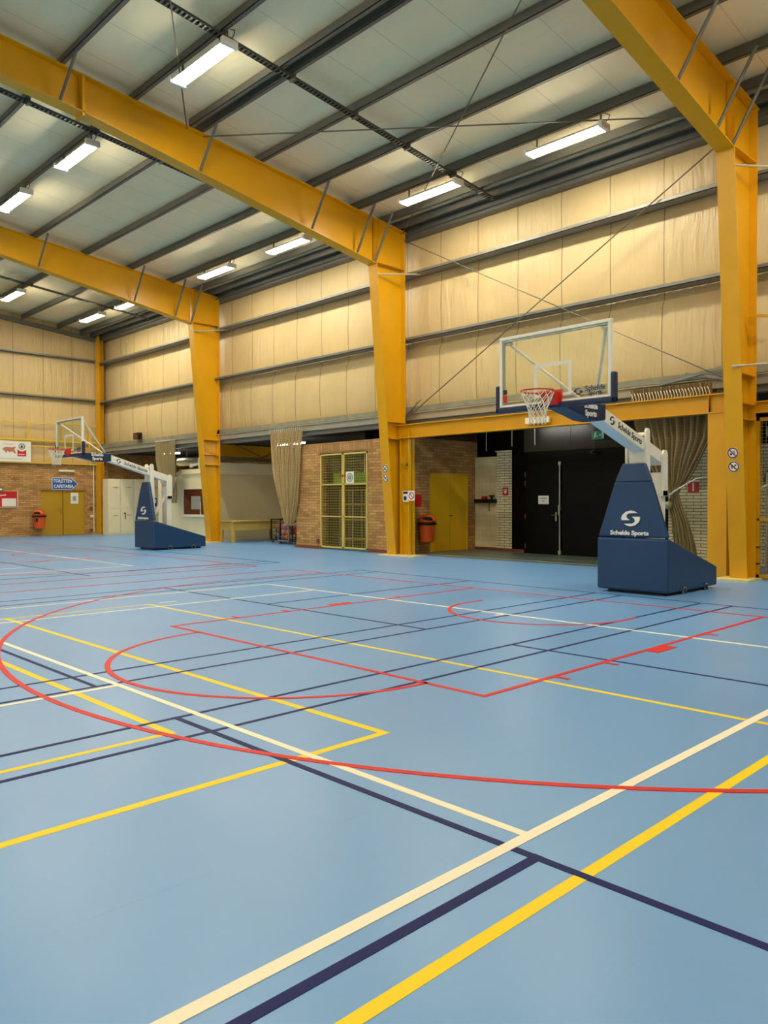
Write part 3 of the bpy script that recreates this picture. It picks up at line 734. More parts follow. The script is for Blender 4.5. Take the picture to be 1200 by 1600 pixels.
# ------------------------------------------------------------------ emblem
def emblem(b, org, r, u, w, h, th=.004):
    # each half split in convex-ish strips so the outline stays clean
    for sg in (1, -1):
        O = [(.70, .69), (.4, .89), (0, 1), (-.52, .83), (-.87, .46), (-1, .1), (-.96, -.23)]
        I = [(.70, .68), (.3, .66), (-.14, .65), (-.35, .55), (-.47, .33), (-.42, .07), (-.14, -.23)]
        for k in range(6):
            Q = [O[k], O[k+1], I[k+1], I[k]]
            b.flat([(a*sg*w, c*sg*h) for a, c in Q], org, r, u, th)
    return b

# ------------------------------------------------------------------ basketball stands
def stand(X, label):
    t = thing('basketball_stand', (X, 1.9, 0), label, 'basketball stand', 'portable basketball stands')
    c = X-.05
    MB().prism_x([(1.16, .05), (3.02, .05), (3.02, .38), (1.22, .915), (1.16, .915)], c-.63, c+.63).build('base_pad', m_navy, t, bevel=.035, segs=3)
    b = MB().box(c-.5, c+.5, 1.3, 2.9, .0, .06).build('undercarriage', m_black_rail, t)
    for y in (1.72, 2.55):
        f = MB().box(c+.625, c+.645, y-.07, y+.07, .10, .12).box(c+.625, c+.645, y-.07, y-.055, .0, .12).box(c+.625, c+.645, y+.055, y+.07, .0, .12).build('fork_bracket', m_chrome, t)
        MB().box(c+.60, c+.637, y-.055, y+.055, .02, .10).build('bracket_opening', m_black_rail, f)
    # tapered front pad
    b = MB()
    def ring(hw, y0, y1, z): return [(c-hw, y0, z), (c+hw, y0, z), (c+hw, y1, z), (c-hw, y1, z)]
    b.hexa(ring(.615, 1.165, 1.27, .925), ring(.32, 1.185, 1.29, 1.84)); b.build('front_pad', m_navy, t, bevel=.03, segs=3)
    b = MB(); b.hexa(ring(.32, 1.185, 1.29, 1.835), ring(.195, 1.21, 1.30, 2.14)); b.build('front_pad', m_navy, t, bevel=.02, segs=2)
    sl = Vector((0, .02, .915)).normalized()
    o = Vector((c-.01, 1.165, 1.235)); r = Vector((1, 0, 0))
    b = emblem(MB(), o, r, sl, .165, .13, .02); b.build('pad_emblem', m_white, t)
    MB().text('Schelde Sports', o + Vector((-.03, -.002, -.24)), r, sl, .098, .01, .003, sx=1.16).build('pad_lettering', m_white, t)
    # masts
    for s in (-1, 1):
        MB().prism_x([(1.31, .9), (1.46, .9), (1.42, 2.66), (1.39, 2.71), (1.33, 2.71), (1.29, 2.66)], c+s*.17-.02, c+s*.17+.02).build('front_mast_plate', m_white_steel, t, bevel=.006)
        MB().prism_x([(1.88, 1.60), (2.06, 1.60), (2.06, 2.31), (2.02, 2.38), (1.94, 2.38), (1.88, 2.31)], c+s*.17-.02, c+s*.17+.02).build('rear_mast_plate', m_white_steel, t, bevel=.006)
    MB().box(c-.155, c+.155, 1.33, 1.44, .9, 2.42).build('front_mast', m_white_steel, t)
    MB().box(c-.15, c+.15, 1.88, 2.05, .5, 2.0).box(c-.19, c+.19, 1.87, 2.07, 1.60, 1.70).build('rear_mast', m_white_steel, t, bevel=.008)
    MB().bar((c, 1.42, .95), (c, 1.92, 1.72), .07, .05).build('mast_strut', m_white_steel, t)
    # arm
    a0 = Vector((c+.02, 2.06, 2.22)); a1 = Vector((c+.03, -.10, 2.87))
    arm = MB().bar(a0, a1, .25, .20).build('arm', m_white_steel, t, bevel=.008)
    d = (a1-a0).normalized(); n = Vector((1, 0, 0)); uu = n.cross(-d)
    if uu.z < 0: uu = -uu
    rr = (a0-a1).normalized()
    cx = Vector((c+.148, 0, 0))
    def onarm(f): p = a1 + (a0-a1)*f; return Vector((c+.150, p.y, p.z))
    emblem(MB(), onarm(.17), rr, uu, .075, .07, .004).build('arm_emblem', m_black_print, arm)
    MB().text('Schelde Sports', onarm(.43), rr, uu, .135, .004, .002).build('arm_lettering', m_black_print, arm)
    for yy, zz in ((1.36, 2.66), (1.98, 2.33)):
        MB().tube((c-.2, yy, zz-.04), (c+.2, yy, zz-.04), .028, 12).build('pivot_pin', m_white_steel, t)
    # padded head between arm and board
    MB().prism_x([(.02, 2.99), (.02, 2.75), (-.15, 2.725), (-.4, 2.73), (-.75, 2.80), (-1.13, 2.87), (-1.13, 2.97)], c-.13, c+.19).build('head_pad', m_navy_dark, t, bevel=.02)
    MB().text('Schelde\nSports', (c+.193, -.42, 2.87), (0, 1, 0), (0, 0, 1), .12, .004, .004).build('head_lettering', m_white, t)
    # backboard
    bb = thing('backboard', (X, -1.2, 3.42), '', ''); del bb['label'], bb['category']
    bb.parent = t; bb.location = Vector((X, -1.2, 3.42))-Vector(t.location); bb['_o'] = (X, -1.2, 3.42)
    z0, z1 = 2.90, 3.96
    fr = MB()
    for (x0, x1, za, zb_) in ((-.92, .92, z1-.045, z1), (-.92, .92, z0, z0+.05), (-.92, -.875, z0+.05, z1-.045), (.875, .92, z0+.05, z1-.045)):
        fr.box(X+x0, X+x1, -1.225, -1.165, za, zb_)
    fr.build('board_frame', m_white_steel, bb, bevel=.005)
    fi = MB()
    for (x0, x1, za, zb_) in ((-.875, .875, z1-.07, z1-.045), (-.875, -.85, z0+.05, z1-.07), (.85, .875, z0+.05, z1-.07)):
        fi.box(X+x0, X+x1, -1.20, -1.17, za, zb_)
    for s in (-1, 1): fi.box(X+s*.80-.06, X+s*.80+.06, -1.17, -1.13, z1-.11, z1-.06)
    fi.build('inner_frame', m_alu, bb)
    MB().box(X-.875, X+.875, -1.212, -1.202, z0+.03, z1-.03).build('glass', m_glass, bb)
    q = MB()
    for (x0, x1, za, zb_) in ((-.31, .31, 3.44, 3.49), (-.31, .31, 3.01, 3.05), (-.31, -.26, 3.05, 3.44), (.26, .31, 3.05, 3.44)): q.box(X+x0, X+x1, -1.216, -1.212, za, zb_)
    q.build('target_square', m_translucent_white, bb)
    pd = MB().box(X-.99, X+.99, -1.24, -1.15, z0-.06, z0+.025).box(X-.99, X-.915, -1.24, -1.15, z0-.06, 3.25).box(X+.915, X+.99, -1.24, -1.15, z0-.06, 3.25)
    pd.build('board_padding', m_navy_dark, bb, bevel=.025, segs=3)
    b = emblem(MB(), (X+.42, -1.2165, 3.035), (1, 0, 0), (0, 0, 1), .07, .045, .003)
    b.text('Schelde', (X+.68, -1.2165, 3.06), (1, 0, 0), (0, 0, 1), .10, .003, .002).text('Sports', (X+.68, -1.2165, 2.995), (1, 0, 0), (0, 0, 1), .08, .003, .002)
    b.build('board_lettering', m_navy_dark, bb)
    st = MB().box(X-.855, X-.79, -1.2165, -1.2125, 2.99, 3.10).build('board_sticker', m_red_sign, bb)
    MB().box(X-.855, X-.79, -1.2165, -1.2125, 3.11, 3.18).build('board_sticker', m_black_print, bb)
    for s in (-1, 1):
        MB().tube((X+s*.80, -1.14, z1-.09), (c+.03+s*.08, -.15, 3.01), .022, 8).build('board_stay', m_white_steel, bb)
    # hoop
    hp = MB().torus((X, -1.575, 3.05), .228, .011, 40, 8).build('rim', m_red, bb, smooth=True)
    hp['label'] = 'red steel rim'
    MB().prism_x([(-1.36, 3.055), (-1.215, 3.055), (-1.215, 2.88), (-1.27, 2.88)], X-.12, X+.12).box(X-.17, X+.17, -1.235, -1.217, 2.88, 3.09)\
        .bar((X-.1, -1.36, 3.03), (X-.14, -1.42, 3.045), .03, .02).bar((X+.1, -1.36, 3.03), (X+.14, -1.42, 3.045), .03, .02).build('rim_bracket', m_red, bb)
    nb = MB(); N = 12; lv = 6
    R = [.226, .20, .165, .135, .12, .115, .118]; Z = [3.035, 2.96, 2.88, 2.81, 2.74, 2.67, 2.59]
    def P(k, i):
        a = 2*PI*(i+.5*(k % 2))/N
        return (X+R[k]*math.cos(a), -1.575+R[k]*math.sin(a), Z[k])
    for k in range(lv):
        for i in range(N):
            if k % 2 == 0:
                nb.tube(P(k, i), P(k+1, i), .0055, 5); nb.tube(P(k, i), P(k+1, i-1), .0055, 5)
            else:
                nb.tube(P(k, i), P(k+1, i), .0055, 5); nb.tube(P(k, i), P(k+1, i+1), .0055, 5)
    nb.build('net', m_netcord, bb)
    return t
stand(0, 'large navy padded basketball stand at right, in front of the net curtain')
stand(-16.65, 'smaller looking far basketball stand at left, in front of white cabinets')

# ------------------------------------------------------------------ net curtains
def curtain(name, label, prof, y0, amp, folds, m, tie=None):
    """prof: (z, xl, xr) rows from top to bottom"""
    b = MB(); nx = folds*8; rowsn = 40
    full = (prof[0][2]-prof[0][1])*2.2
    L = [0]
    for i in range(rowsn+1):
        t = i/rowsn*(len(prof)-1); k = min(int(t), len(prof)-2); f = t-k
        z, xl, xr = [prof[k][j]+(prof[k+1][j]-prof[k][j])*f for j in range(3)]
        for j in range(nx+1):
            s = j/nx; w = xr-xl
            a = min(amp, amp*.35+w*.07)
            yy = y0+a*math.sin(s*folds*2*PI+.6*math.sin(z*2))+.3*a*math.sin(s*folds*.7*PI+z)
            b.uv[len(b.v)] = (s*full, z)
            b.v.append(Vector((xl+s*w+.012*math.sin(s*40+z*3), yy, z)))
    for i in range(rowsn):
        for j in range(nx):
            a = i*(nx+1)+j; b.f.append((a, a+1, a+nx+2, a+nx+1))
    t = thing(name, ((prof[0][1]+prof[0][2])/2, y0, prof[-1][0]), label, 'net curtain', 'bunched net curtains')
    b.build('netting', m, t, smooth=True)
    for side in (1, 2): MB().poly([(r[side], y0-.02, r[0]) for r in prof], .010, 5).build('border_cord', m, t)
    h = MB(); n = 16
    for i in range(n):
        x = prof[0][1]+(prof[0][2]-prof[0][1])*i/(n-1)
        h.poly([(x, y0, prof[0][0]-.02), (x+.03, y0-.03, prof[0][0]+.05), (x+.01, y0, prof[0][0]+.1)], .008, 5)
    h.build('hook', m_netcord, t)
    return t
curtain('net_curtain', 'khaki net curtain bunched left of the brick store over ball trolleys',
        [(3.84, -15.45, -13.72), (3.2, -15.42, -13.76), (2.4, -15.3, -13.8), (1.6, -15.0, -13.95), (1.0, -14.75, -14.12), (.72, -14.6, -14.25)], 5.16, .07, 9, m_net)
n2 = curtain('net_curtain', 'khaki net curtain knotted up behind the arm of the far stand',
        [(3.9, -23.4, -21.85), (3.2, -23.35, -21.8), (2.6, -23.15, -21.8), (2.1, -22.8, -21.75), (1.75, -22.45, -21.75), (1.45, -22.15, -21.8)], 5.16, .07, 9, m_net_dense)
MB().poly([(-22.8, 5.1, 1.9), (-22.4, 5.05, 1.6), (-22.1, 5.08, 1.45), (-21.9, 5.1, 1.9), (-21.6, 5.1, 2.5), (-21.3, 5.12, 2.75)], .035, 8).build('gathered_end', m_ledge, n2, smooth=True)
n3 = curtain('net_curtain', 'dark net curtain tied back in the recess beside the nearest column',
        [(3.72, -2.3, -.40), (3.2, -2.22, -.42), (2.8, -2.1, -.5), (2.4, -1.95, -.72), (2.0, -1.7, -.95), (1.78, -1.5, -1.15), (1.66, -1.36, -1.2), (1.45, -1.45, -1.15), (1.1, -1.35, -1.0), (.6, -1.3, -.85), (.25, -1.3, -.8)], 5.35, .09, 12, m_net_dense)
MB().poly([(-1.30, 5.2, 1.66), (-1.2, 5.15, 1.72), (-1.0, 5.2, 1.85), (-.8, 5.3, 1.98), (-.6, 5.5, 2.02)], .015, 6).build('tie_cord', m_netcord, n3)
MB().sphere((-1.38, 5.25, 1.42), .09).build('tie_knot', m_slat, n3, smooth=True)
t = thing('net_bundle', (-1.3, 5.1, 3.66), 'bunched top of a net with white cord loops above portal beam', 'net')
b = MB(); nn = 90
for i in range(nn+1):
    x = -2.15+1.75*i/nn; yy = 5.06+.05*math.sin(i*1.9)
    for k, z in enumerate((3.92, 3.8, 3.68, 3.6)):
        b.uv[len(b.v)] = (i*.09, z*3); b.v.append(Vector((x+.01*math.sin(i+z*9), yy+.02*k, z)))
for i in range(nn):
    for k in range(3): a = i*4+k; b.f.append((a, a+4, a+5, a+1))
b.build('netting', m_net_dense, t)
b = MB()
for i in range(26):
    x = -2.1+1.65*i/25; b.poly([(x, 5.0, 3.82), (x+.03, 4.98, 3.75+.02*(i % 3)), (x+.05, 5.0, 3.68), (x+.02, 4.99, 3.64)], .010, 5)
b.build('cord_loop', m_netcord, t)

# ------------------------------------------------------------------ mesh gate of the brick store
t = thing('mesh_gate', (-11.8, 5.25, 0), 'yellow framed wire mesh double gate in the brick store front', 'gate')
def fr4(x0, x1, z0, z1, w, y0, y1):
    return MB().box(x0, x1, y0, y1, z0, z0+w).box(x0, x1, y0, y1, z1-w, z1).box(x0, x0+w, y0, y1, z0, z1).box(x1-w, x1, y0, y1, z0, z1)
for x0, x1 in ((-12.91, -11.82), (-11.81, -10.72)):
    lf = fr4(x0, x1, .06, 3.0, .05, 5.24, 5.28).box(x0, x1, 5.24, 5.28, 1.02, 1.06).box(x0, x1, 5.24, 5.28, 2.02, 2.06).build('gate_leaf', m_gate, t)
    w = MB(); n = 14
    for i in range(1, n): w.tube((x0+(x1-x0)*i/n, 5.26, .1), (x0+(x1-x0)*i/n, 5.26, 2.97), .0035, 4)
    n = 36
    for i in range(1, n): w.tube((x0+.03, 5.265, .08+2.9*i/n), (x1-.03, 5.265, .08+2.9*i/n), .0035, 4)
    w.build('wire_mesh', m_gate, lf)
tag(MB().box(-12.85, -10.78, 5.75, 5.8, 2.03, 2.42).build('green_board', m_green_board), 'bright green board hanging behind the mesh gate', 'board')
t = thing('slatted_blind', (-11.8, 5.7, 2.45), 'grey slatted blind in the upper part of mesh gate', 'blind')
b = MB()
for i in range(11): b.prism_x([(5.68, 2.46+i*.048), (5.74, 2.48+i*.048), (5.74, 2.486+i*.048), (5.68, 2.466+i*.048)], -12.88, -10.75)
b.build('slats', m_slat, t); MB().box(-12.3, -12.28, 5.66, 5.68, 2.4, 2.98).box(-11.3, -11.28, 5.66, 5.68, 2.4, 2.98).build('cord', m_netcord, t)
t = thing('gate_poster', (-11.5, 5.2, 2.04), 'white poster with round grey emblem hung on mesh gate', 'poster')
MB().box(-11.66, -11.30, 5.225, 5.235, 2.06, 2.42).build('sheet', m_paper, t)
MB().ring((-11.48, 5.2245, 2.24), (1, 0, 0), (0, 0, 1), .10, .14, .003).disc((-11.48, 5.2245, 2.24), (1, 0, 0), (0, 0, 1), .08, .003).build('emblem', m_grey_paper, t)
t = thing('gate_notice', (-11.85, 5.2, 2.2), 'small red lettering strip left of the gate poster', 'sign')
MB().strokes((-11.80, 5.23, 2.30), (1, 0, 0), (0, 0, 1), .30, .11, 3).build('lettering', m_red_sign, t)
t = thing('storage_rack', (-11.8, 6.1, 0), 'dim steel storage rack standing behind the mesh gate', 'rack')
b = MB()
for x in (-12.7, -12.1, -11.5, -10.95):
    for y in (5.9, 6.3): b.box(x-.02, x+.02, y-.02, y+.02, 0, 1.9)
b.build('upright', m_slat, t)
b = MB()
for z in (.3, .9, 1.4, 1.85): b.box(-12.7, -10.95, 5.9, 6.3, z, z+.03)
b.build('shelf', m_olive, t)
tag(MB().box(-13.05, -12.97, 5.19, 5.25, .18, .32).build('socket_box', m_redtile), 'small brown socket box low on brick beside mesh gate', 'socket')

# ------------------------------------------------------------------ bench
t = thing('wooden_bench', (-18.3, 6.1, 0), 'pale wooden table bench with square legs beside the far column', 'table')
MB().box(-18.70, -17.80, 5.18, 7.55, .76, .80).build('top', m_wood, t, bevel=.005)
MB().box(-18.58, -17.92, 5.225, 5.25, .45, .755).box(-17.88, -17.855, 5.29, 7.44, .45, .755).box(-18.645, -18.62, 5.29, 7.44, .45, .755).box(-18.58, -17.92, 7.48, 7.505, .45, .755).build('apron', m_wood, t)
for x in (-18.66, -17.94):
    for y in (5.21, 7.42): MB().box(x, x+.10, y, y+.10, .0, .76).build('leg', m_wood, t, bevel=.004)

# ------------------------------------------------------------------ ball trolleys
def trolley(x, y, w, d, h, label, m):
    t = thing('ball_trolley', (x, y, 0), label, 'trolley', 'wheeled ball trolleys')
    b = MB()
    for sx in (-1, 1):
        for sy in (-1, 1): b.box(x+sx*w/2-.018, x+sx*w/2+.018, y+sy*d/2-.018, y+sy*d/2+.018, .12, h)
    for z in (.13, h-.02):
        for sx in (-1, 1): b.box(x+sx*w/2-.015, x+sx*w/2+.015, y-d/2, y+d/2, z-.015, z+.015)
        for sy in (-1, 1): b.box(x-w/2, x+w/2, y+sy*d/2-.015, y+sy*d/2+.015, z-.015, z+.015)
    b.build('frame', m, t)
    MB().box(x-w/2, x+w/2, y-d/2, y+d/2, .11, .13).build('bottom_tray', m_black_rail, t)
    g_ = MB()
    for i in range(1, 5):
        z = .13+(h-.15)*i/5
        for sy in (-1, 1): g_.tube((x-w/2, y+sy*d/2, z), (x+w/2, y+sy*d/2, z), .005, 4)
        for sx in (-1, 1): g_.tube((x+sx*w/2, y-d/2, z), (x+sx*w/2, y+d/2, z), .005, 4)
    g_.build('side_wires', m, t)
    for sx in (-1, 1):
        for sy in (-1, 1): MB().tube((x+sx*w*.42-.015, y+sy*d*.42, .05), (x+sx*w*.42+.015, y+sy*d*.42, .05), .048, 12).build('castor', m_chrome, t)
    return t
trolley(-15.9, 6.35, .62, .6, .80, 'chrome framed ball trolley full of balls under the net', m_chrome)
trolley(-16.7, 6.6, .55, .6, .88, 'black framed ball trolley next to the wooden bench', m_black_rail)
trolley(-14.85, 6.2, .7, .6, .85, 'black framed ball trolley against the brick store corner', m_black_rail)
bcols = [('dusty pink', 'b87a72'), ('orange', 'd4662e'), ('purple grey', '7d6478'), ('dark green', '2f4a34'), ('brown', '7a4530'), ('cream', 'c9b08c'), ('red', 'b03028')]
bm_ = [mat('ball_'+n.replace(' ', '_'), h, .5) for n, h in bcols]
pos = [(-16.08, 6.2, .24), (-15.86, 6.18, .24), (-15.7, 6.3, .25), (-16.05, 6.5, .25), (-15.8, 6.5, .25), (-16.0, 6.15, .43), (-15.76, 6.17, .42), (-15.92, 6.36, .45), (-15.7, 6.45, .44),
       (-16.08, 6.22, .61), (-15.84, 6.2, .60), (-15.98, 6.42, .62), (-15.75, 6.4, .6)]
for i, p in enumerate(pos):
    k = [2, 1, 5, 4, 3, 0, 0, 4, 6, 0, 2, 5, 0][i]
    row = ['bottom', 'middle', 'top'][0 if i < 5 else 1 if i < 9 else 2]
    tag(MB().sphere(p, .108).build('ball', bm_[k], smooth=True), f'{bcols[k][0]} ball in the {row} layer of the chrome trolley', 'ball', 'balls in the ball trolleys')
pos = [(-16.8, 6.45, .24, 3), (-16.58, 6.5, .24, 2), (-16.8, 6.7, .25, 4), (-16.62, 6.45, .46, 6), (-16.82, 6.5, .47, 3)]
for x, y, z, k in pos:
    tag(MB().sphere((x, y, z), .108).build('ball', bm_[k], smooth=True), f'dim {bcols[k][0]} ball in the black trolley beside the bench', 'ball', 'balls in the ball trolleys')
for x, y, z, k in [(-15.05, 6.1, .24, 1), (-14.8, 6.1, .24, 6), (-14.65, 6.35, .25, 4), (-14.98, 6.12, .45, 1), (-14.75, 6.15, .45, 3)]:
    tag(MB().sphere((x, y, z), .11).build('ball', bm_[k], smooth=True), f'{bcols[k][0]} ball in the trolley against the brick corner', 'ball', 'balls in the ball trolleys')

# ------------------------------------------------------------------ kiosk and white room in the far bay
t = thing('kiosk', (-22.0, 7.7, 0), 'cream painted kiosk room with a wide window behind far column', 'kiosk')
MB().box(-24.3, -22.15, 5.75, 9.9, 0, 2.72).build('side_wall', m_cream, t)
MB().box(-22.15, -19.9, 5.62, 5.75, 0, .98).box(-22.15, -21.95, 5.62, 5.75, .98, 2.02).box(-22.15, -19.9, 5.62, 5.75, 2.02, 2.80).box(-22.15, -22.1, 5.75, 9.9, 0, 2.8).box(-22.15, -19.9, 9.8, 9.9, 0, 2.8).box(-22.15, -19.9, 5.75, 9.9, 2.72, 2.8).build('front_wall', m_cream, t)
MB().box(-22.17, -19.88, 5.56, 5.62, 2.60, 2.66).build('fascia_trim', m_cream, t)
w = fr4(-21.97, -19.95, .96, 2.04, .04, 5.57, 5.64).box(-22.0, -19.9, 5.5, 5.62, .90, .96).build('window_frame', m_white_steel, t)
MB().box(-21.93, -19.99, 5.60, 5.605, 1.0, 2.0).build('pane', m_window_dark, w)
MB().box(-21.35, -20.65, 5.592, 5.598, 1.2, 1.72).build('window_poster', m_grey_paper, t)
MB().box(-20.66, -20.62, 5.58, 5.59, 1.0, 1.5).build('window_catch', m_white_steel, t)
MB().box(-19.93, -19.85, 5.75, 9.9, 0, 2.58).build('long_wall', m_cream2, t)
MB().box(-19.93, -19.78, 5.75, 9.9, 2.58, 3.02).build('upper_band', m_cream, t)
MB().box(-19.96, -19.84, 5.62, 5.76, 0, 2.6).build('corner_post', m_grey_channel, t)
t = thing('ventilation_duct', (-20.6, 7.9, 3.2), 'round galvanised duct lying above the cream room roof', 'duct')
MB().tube((-20.6, 5.9, 3.35), (-20.6, 9.95, 3.35), .19, 20).build('pipe', m_duct, t, smooth=False)
for y in (6.6, 7.8, 9.0):
    MB().tube((-20.6, y, 3.35), (-20.6, y+.04, 3.35), .20, 20).build('collar', m_duct, t)
    MB().box(-20.61, -20.59, y, y+.04, 3.54, 3.755).build('hanger', m_steel, t)
t = thing('ventilation_duct', (-22.6, 6.6, 3.0), 'grey duct crossing above the kiosk behind the camera unit', 'duct')
MB().tube((-24.0, 6.6, 3.2), (-20.9, 6.6, 3.2), .17, 20).build('pipe', m_duct, t)
for x in (-23.4, -21.6): MB().box(x, x+.03, 6.59, 6.61, 3.36, 3.755).build('hanger', m_steel, t)
t = thing('security_unit', (-21.1, 5.8, 2.8), 'white electrical box with lamp arm on kiosk roof', 'electrical box')
MB().box(-21.0, -20.6, 5.7, 5.85, 2.82, 3.26).build('box', m_white_steel, t, bevel=.01)
MB().tube((-21.5, 5.7, 2.95), (-21.0, 5.75, 3.0), .06, 10).sphere((-21.5, 5.7, 2.95), .09).build('lamp_arm', m_white_steel, t)
tag(MB().tube((-19.2, 6.2, 3.70), (-18.9, 7.3, 3.22), .03, 6).tube((-18.9, 7.3, 3.22), (-18.6, 8.3, 3.70), .03, 6).build('truss_brace', m_redtile), 'brown v shaped brace under the annex beam by far column', 'brace')
t = thing('annex_beam', (-19.5, 7.8, 3.4), 'yellow beam running back above the cream room', 'beam')
MB().box(-19.52, -19.5, 5.7, 9.95, 3.28, 3.70).box(-19.6, -19.42, 5.7, 9.95, 3.26, 3.28).build('beam', m_yellow, t)
tag(MB().box(-28.9, -24.6, 8.9, 9.0, 3.2, 3.5).build('annex_beam', m_yellow), 'yellow beam over the back of far cabinets', 'beam')
# annex tube lamps
def tube_lamp(x, y, z, label, L=.8):
    t = thing('tube_lamp', (x, y, z), label, 'lamp', 'annex tube lamps')
    MB().box(x-L, x+L, y-.06, y+.06, z+.03, z+.09).build('housing', m_lamp_body, t)
    for a in (-L*.7, L*.7): MB().box(x+a-.01, x+a+.01, y-.01, y+.01, z+.09, 3.755).build('hanger', m_steel, t)
    MB().tube((x-L+.05, y-.03, z), (x+L-.05, y-.03, z), .022, 10).tube((x-L+.05, y+.03, z), (x+L-.05, y+.03, z), .022, 10).build('tube', m_tube, t)
tube_lamp(-16.05, 6.5, 3.56, 'lit twin tube lamp seen through net left of brick store')
tube_lamp(-24.6, 6.5, 3.58, 'lit twin tube lamp seen through the far net curtain')

t = thing('tube_lamp', (-6.4, 6.8, 3.6), 'added unseen tube lamp brightening the recess, behind the portal beam', 'lamp', 'annex tube lamps')  # unseen lamp, added to lift the dim recess
MB().box(-7.2, -5.6, 6.74, 6.86, 3.66, 3.755).build('housing', m_lamp_body, t)
MB().tube((-7.15, 6.8, 3.64), (-5.65, 6.8, 3.64), .02, 10).build('tube', m_tube, t)
# cabinets along the far annex
ys = [5.2, 5.79, 6.45, 7.25, 7.85, 8.9]
tops = 2.55
cl = ['cream tall cabinet at the corner, first of the row', 'cream tall cabinet with a wall clip, second of the row', 'cream tall cabinet, third of the row partly behind far stand', 'cream tall cabinet fourth of the row behind far stand mast', 'cream tall cabinet last of the row beside kiosk']
for i in range(5):
    y0, y1 = ys[i]+.006, ys[i+1]-.006
    t = thing('tall_cabinet', (-28.2, (y0+y1)/2, 0), cl[i], 'cabinet', 'cream cabinets along the far wall')
    MB().box(-28.48, -27.92, y0, y1, 0, tops).build('body', m_cream, t)
    dz = 1.18 if i != 1 else 1.20
    for z0, z1 in ((.06, dz), (dz+.015, tops-.02)):
        d = MB().box(-27.92, -27.90, y0+.012, y1-.012, z0, z1).build('door', m_cream, t, bevel=.004)
        zz = z0+.72*(z1-z0)
        MB().box(-27.90, -27.88, y1-.35, y1-.12, zz, zz+.02).build('handle', m_joint, d)
t = thing('number_sheet', (-27.85, 7.5, 1.2), 'pale sheet with a black figure nine panel on cabinet', 'sign')
MB().box(-27.878, -27.87, 7.30, 7.82, 1.10, 1.78).build('sheet', m_paper, t)
MB().box(-27.868, -27.86, 7.33, 7.58, 1.28, 1.68).build('panel', m_black_print, t)
MB().text('9', (-27.858, 7.455, 1.48), (0, 1, 0), (0, 0, 1), .42, .003, .006).build('figure', m_white, t)
tag(MB().tube((-27.87, 5.93, .98), (-27.87, 6.03, .98), .02, 8).tube((-27.87, 6.0, .98), (-27.87, 6.0, .70), .015, 8).build('padlock', m_black_rail), 'dark padlock hanging on the second cream cabinet', 'padlock')

# ------------------------------------------------------------------ end wall fittings
t = thing('gallery_rail', (-28.9, -3, 3.2), 'yellow gallery railing along the far end wall above brickwork', 'railing')
xr = -28.85
for z, r_ in ((4.98, .022),): MB().tube((xr, YB, z), (xr, 5.08, z), r_, 8).build('top_rail', m_yellow_light, t)
MB().box(-29.0, xr+.02, YB, 5.08, 4.18, 4.25).build('kick_beam', m_yellow_light, t)
MB().box(xr-.03, xr+.02, YB, 5.08, 3.93, 3.98).build('lower_rail', m_yellow_light, t)
MB().box(-29.02, xr+.02, YB, 5.08, 3.19, 3.24).build('foot_rail', m_yellow_light, t)
for y in (-4.7, -2.45, -.2, 2.07, 3.55, 4.75): MB().box(xr-.02, xr+.02, y-.025, y+.025, 4.25, 4.98).build('post', m_yellow_light, t)
for y in (-2.45, 4.75): MB().box(xr-.02, xr+.02, y-.03, y+.03, 3.24, 4.18).build('lower_post', m_yellow_light, t)
t = thing('advertising_board', (-28.8, .8, 3.25), 'white advertising board with tree emblem and bull picture, far left', 'board')
X = -28.80
MB().box(X-.03, X, -1.3, 2.14, 3.24, 4.12).build('board', m_paper, t)
r_, u_ = (0, 1, 0), (0, 0, 1)
MB().ring((X+.002, 1.76, 3.90), r_, u_, .10, .13, .004).flat([(-.07, -.05), (.07, -.05), (0, .09)], (X+.002, 1.76, 3.90), r_, u_, .004).flat([(-.015, -.09), (.015, -.09), (.015, -.04), (-.015, -.04)], (X+.002, 1.76, 3.90), r_, u_, .004).build('tree_emblem', mat('dark_green_print', '123c30', .5), t)
MB().box(X+.001, X+.005, 1.58, 1.94, 3.48, 3.64).flat([(-.18, 0), (-.15, 0), (-.10, -.05), (0, -.08), (0, -.12), (-.18, -.12)], (X+.001, 1.76, 3.76), r_, u_, .004).flat([(.18, 0), (.18, -.12), (0, -.12), (0, -.08), (.10, -.05), (.15, 0)], (X+.001, 1.76, 3.76), r_, u_, .004).build('red_shield', m_red_sign, t)
MB().strokes((X+.006, 1.76, 3.555), r_, u_, .26, .06, 5).build('shield_lettering', m_white, t)
MB().flat([(-.30, .02), (-.2, .10), (-.05, .12), (.1, .10), (.2, .14), (.28, .10), (.2, .06), (.22, -.04), (.28, -.16), (.2, -.14), (.12, -.06), (0, -.1), (-.1, -.04), (-.14, -.16), (-.19, -.05)], (X+.002, 1.25, 3.74), r_, u_, .004).build('bull_picture', mat('pink_red_print', 'b8705a', .6), t)
MB().strokes((X+.002, 1.2, 3.98), r_, u_, .42, .03, 12).build('headline', m_grey_paper, t)
MB().strokes((X+.002, 1.3, 3.36), r_, u_, .9, .03, 26).build('footline', m_grey_paper, t)
t = thing('direction_sign', (-28.95, 3.8, 2.08), 'blue arrow sign reading TOILETTEN CAFETARIA above the far double door', 'sign')
MB().flat([(-.02, -.02), (.86, -.02), (1.14, .25), (.86, .52), (-.02, .52)], (-28.975, 3.12, 2.07), (0, 1, 0), (0, 0, 1), .01).build('border', m_white, t)
MB().flat([(0, 0), (.85, 0), (1.11, .25), (.85, .5), (0, .5)], (-28.965, 3.12, 2.07), (0, 1, 0), (0, 0, 1), .008).build('panel', m_blue_sign, t)
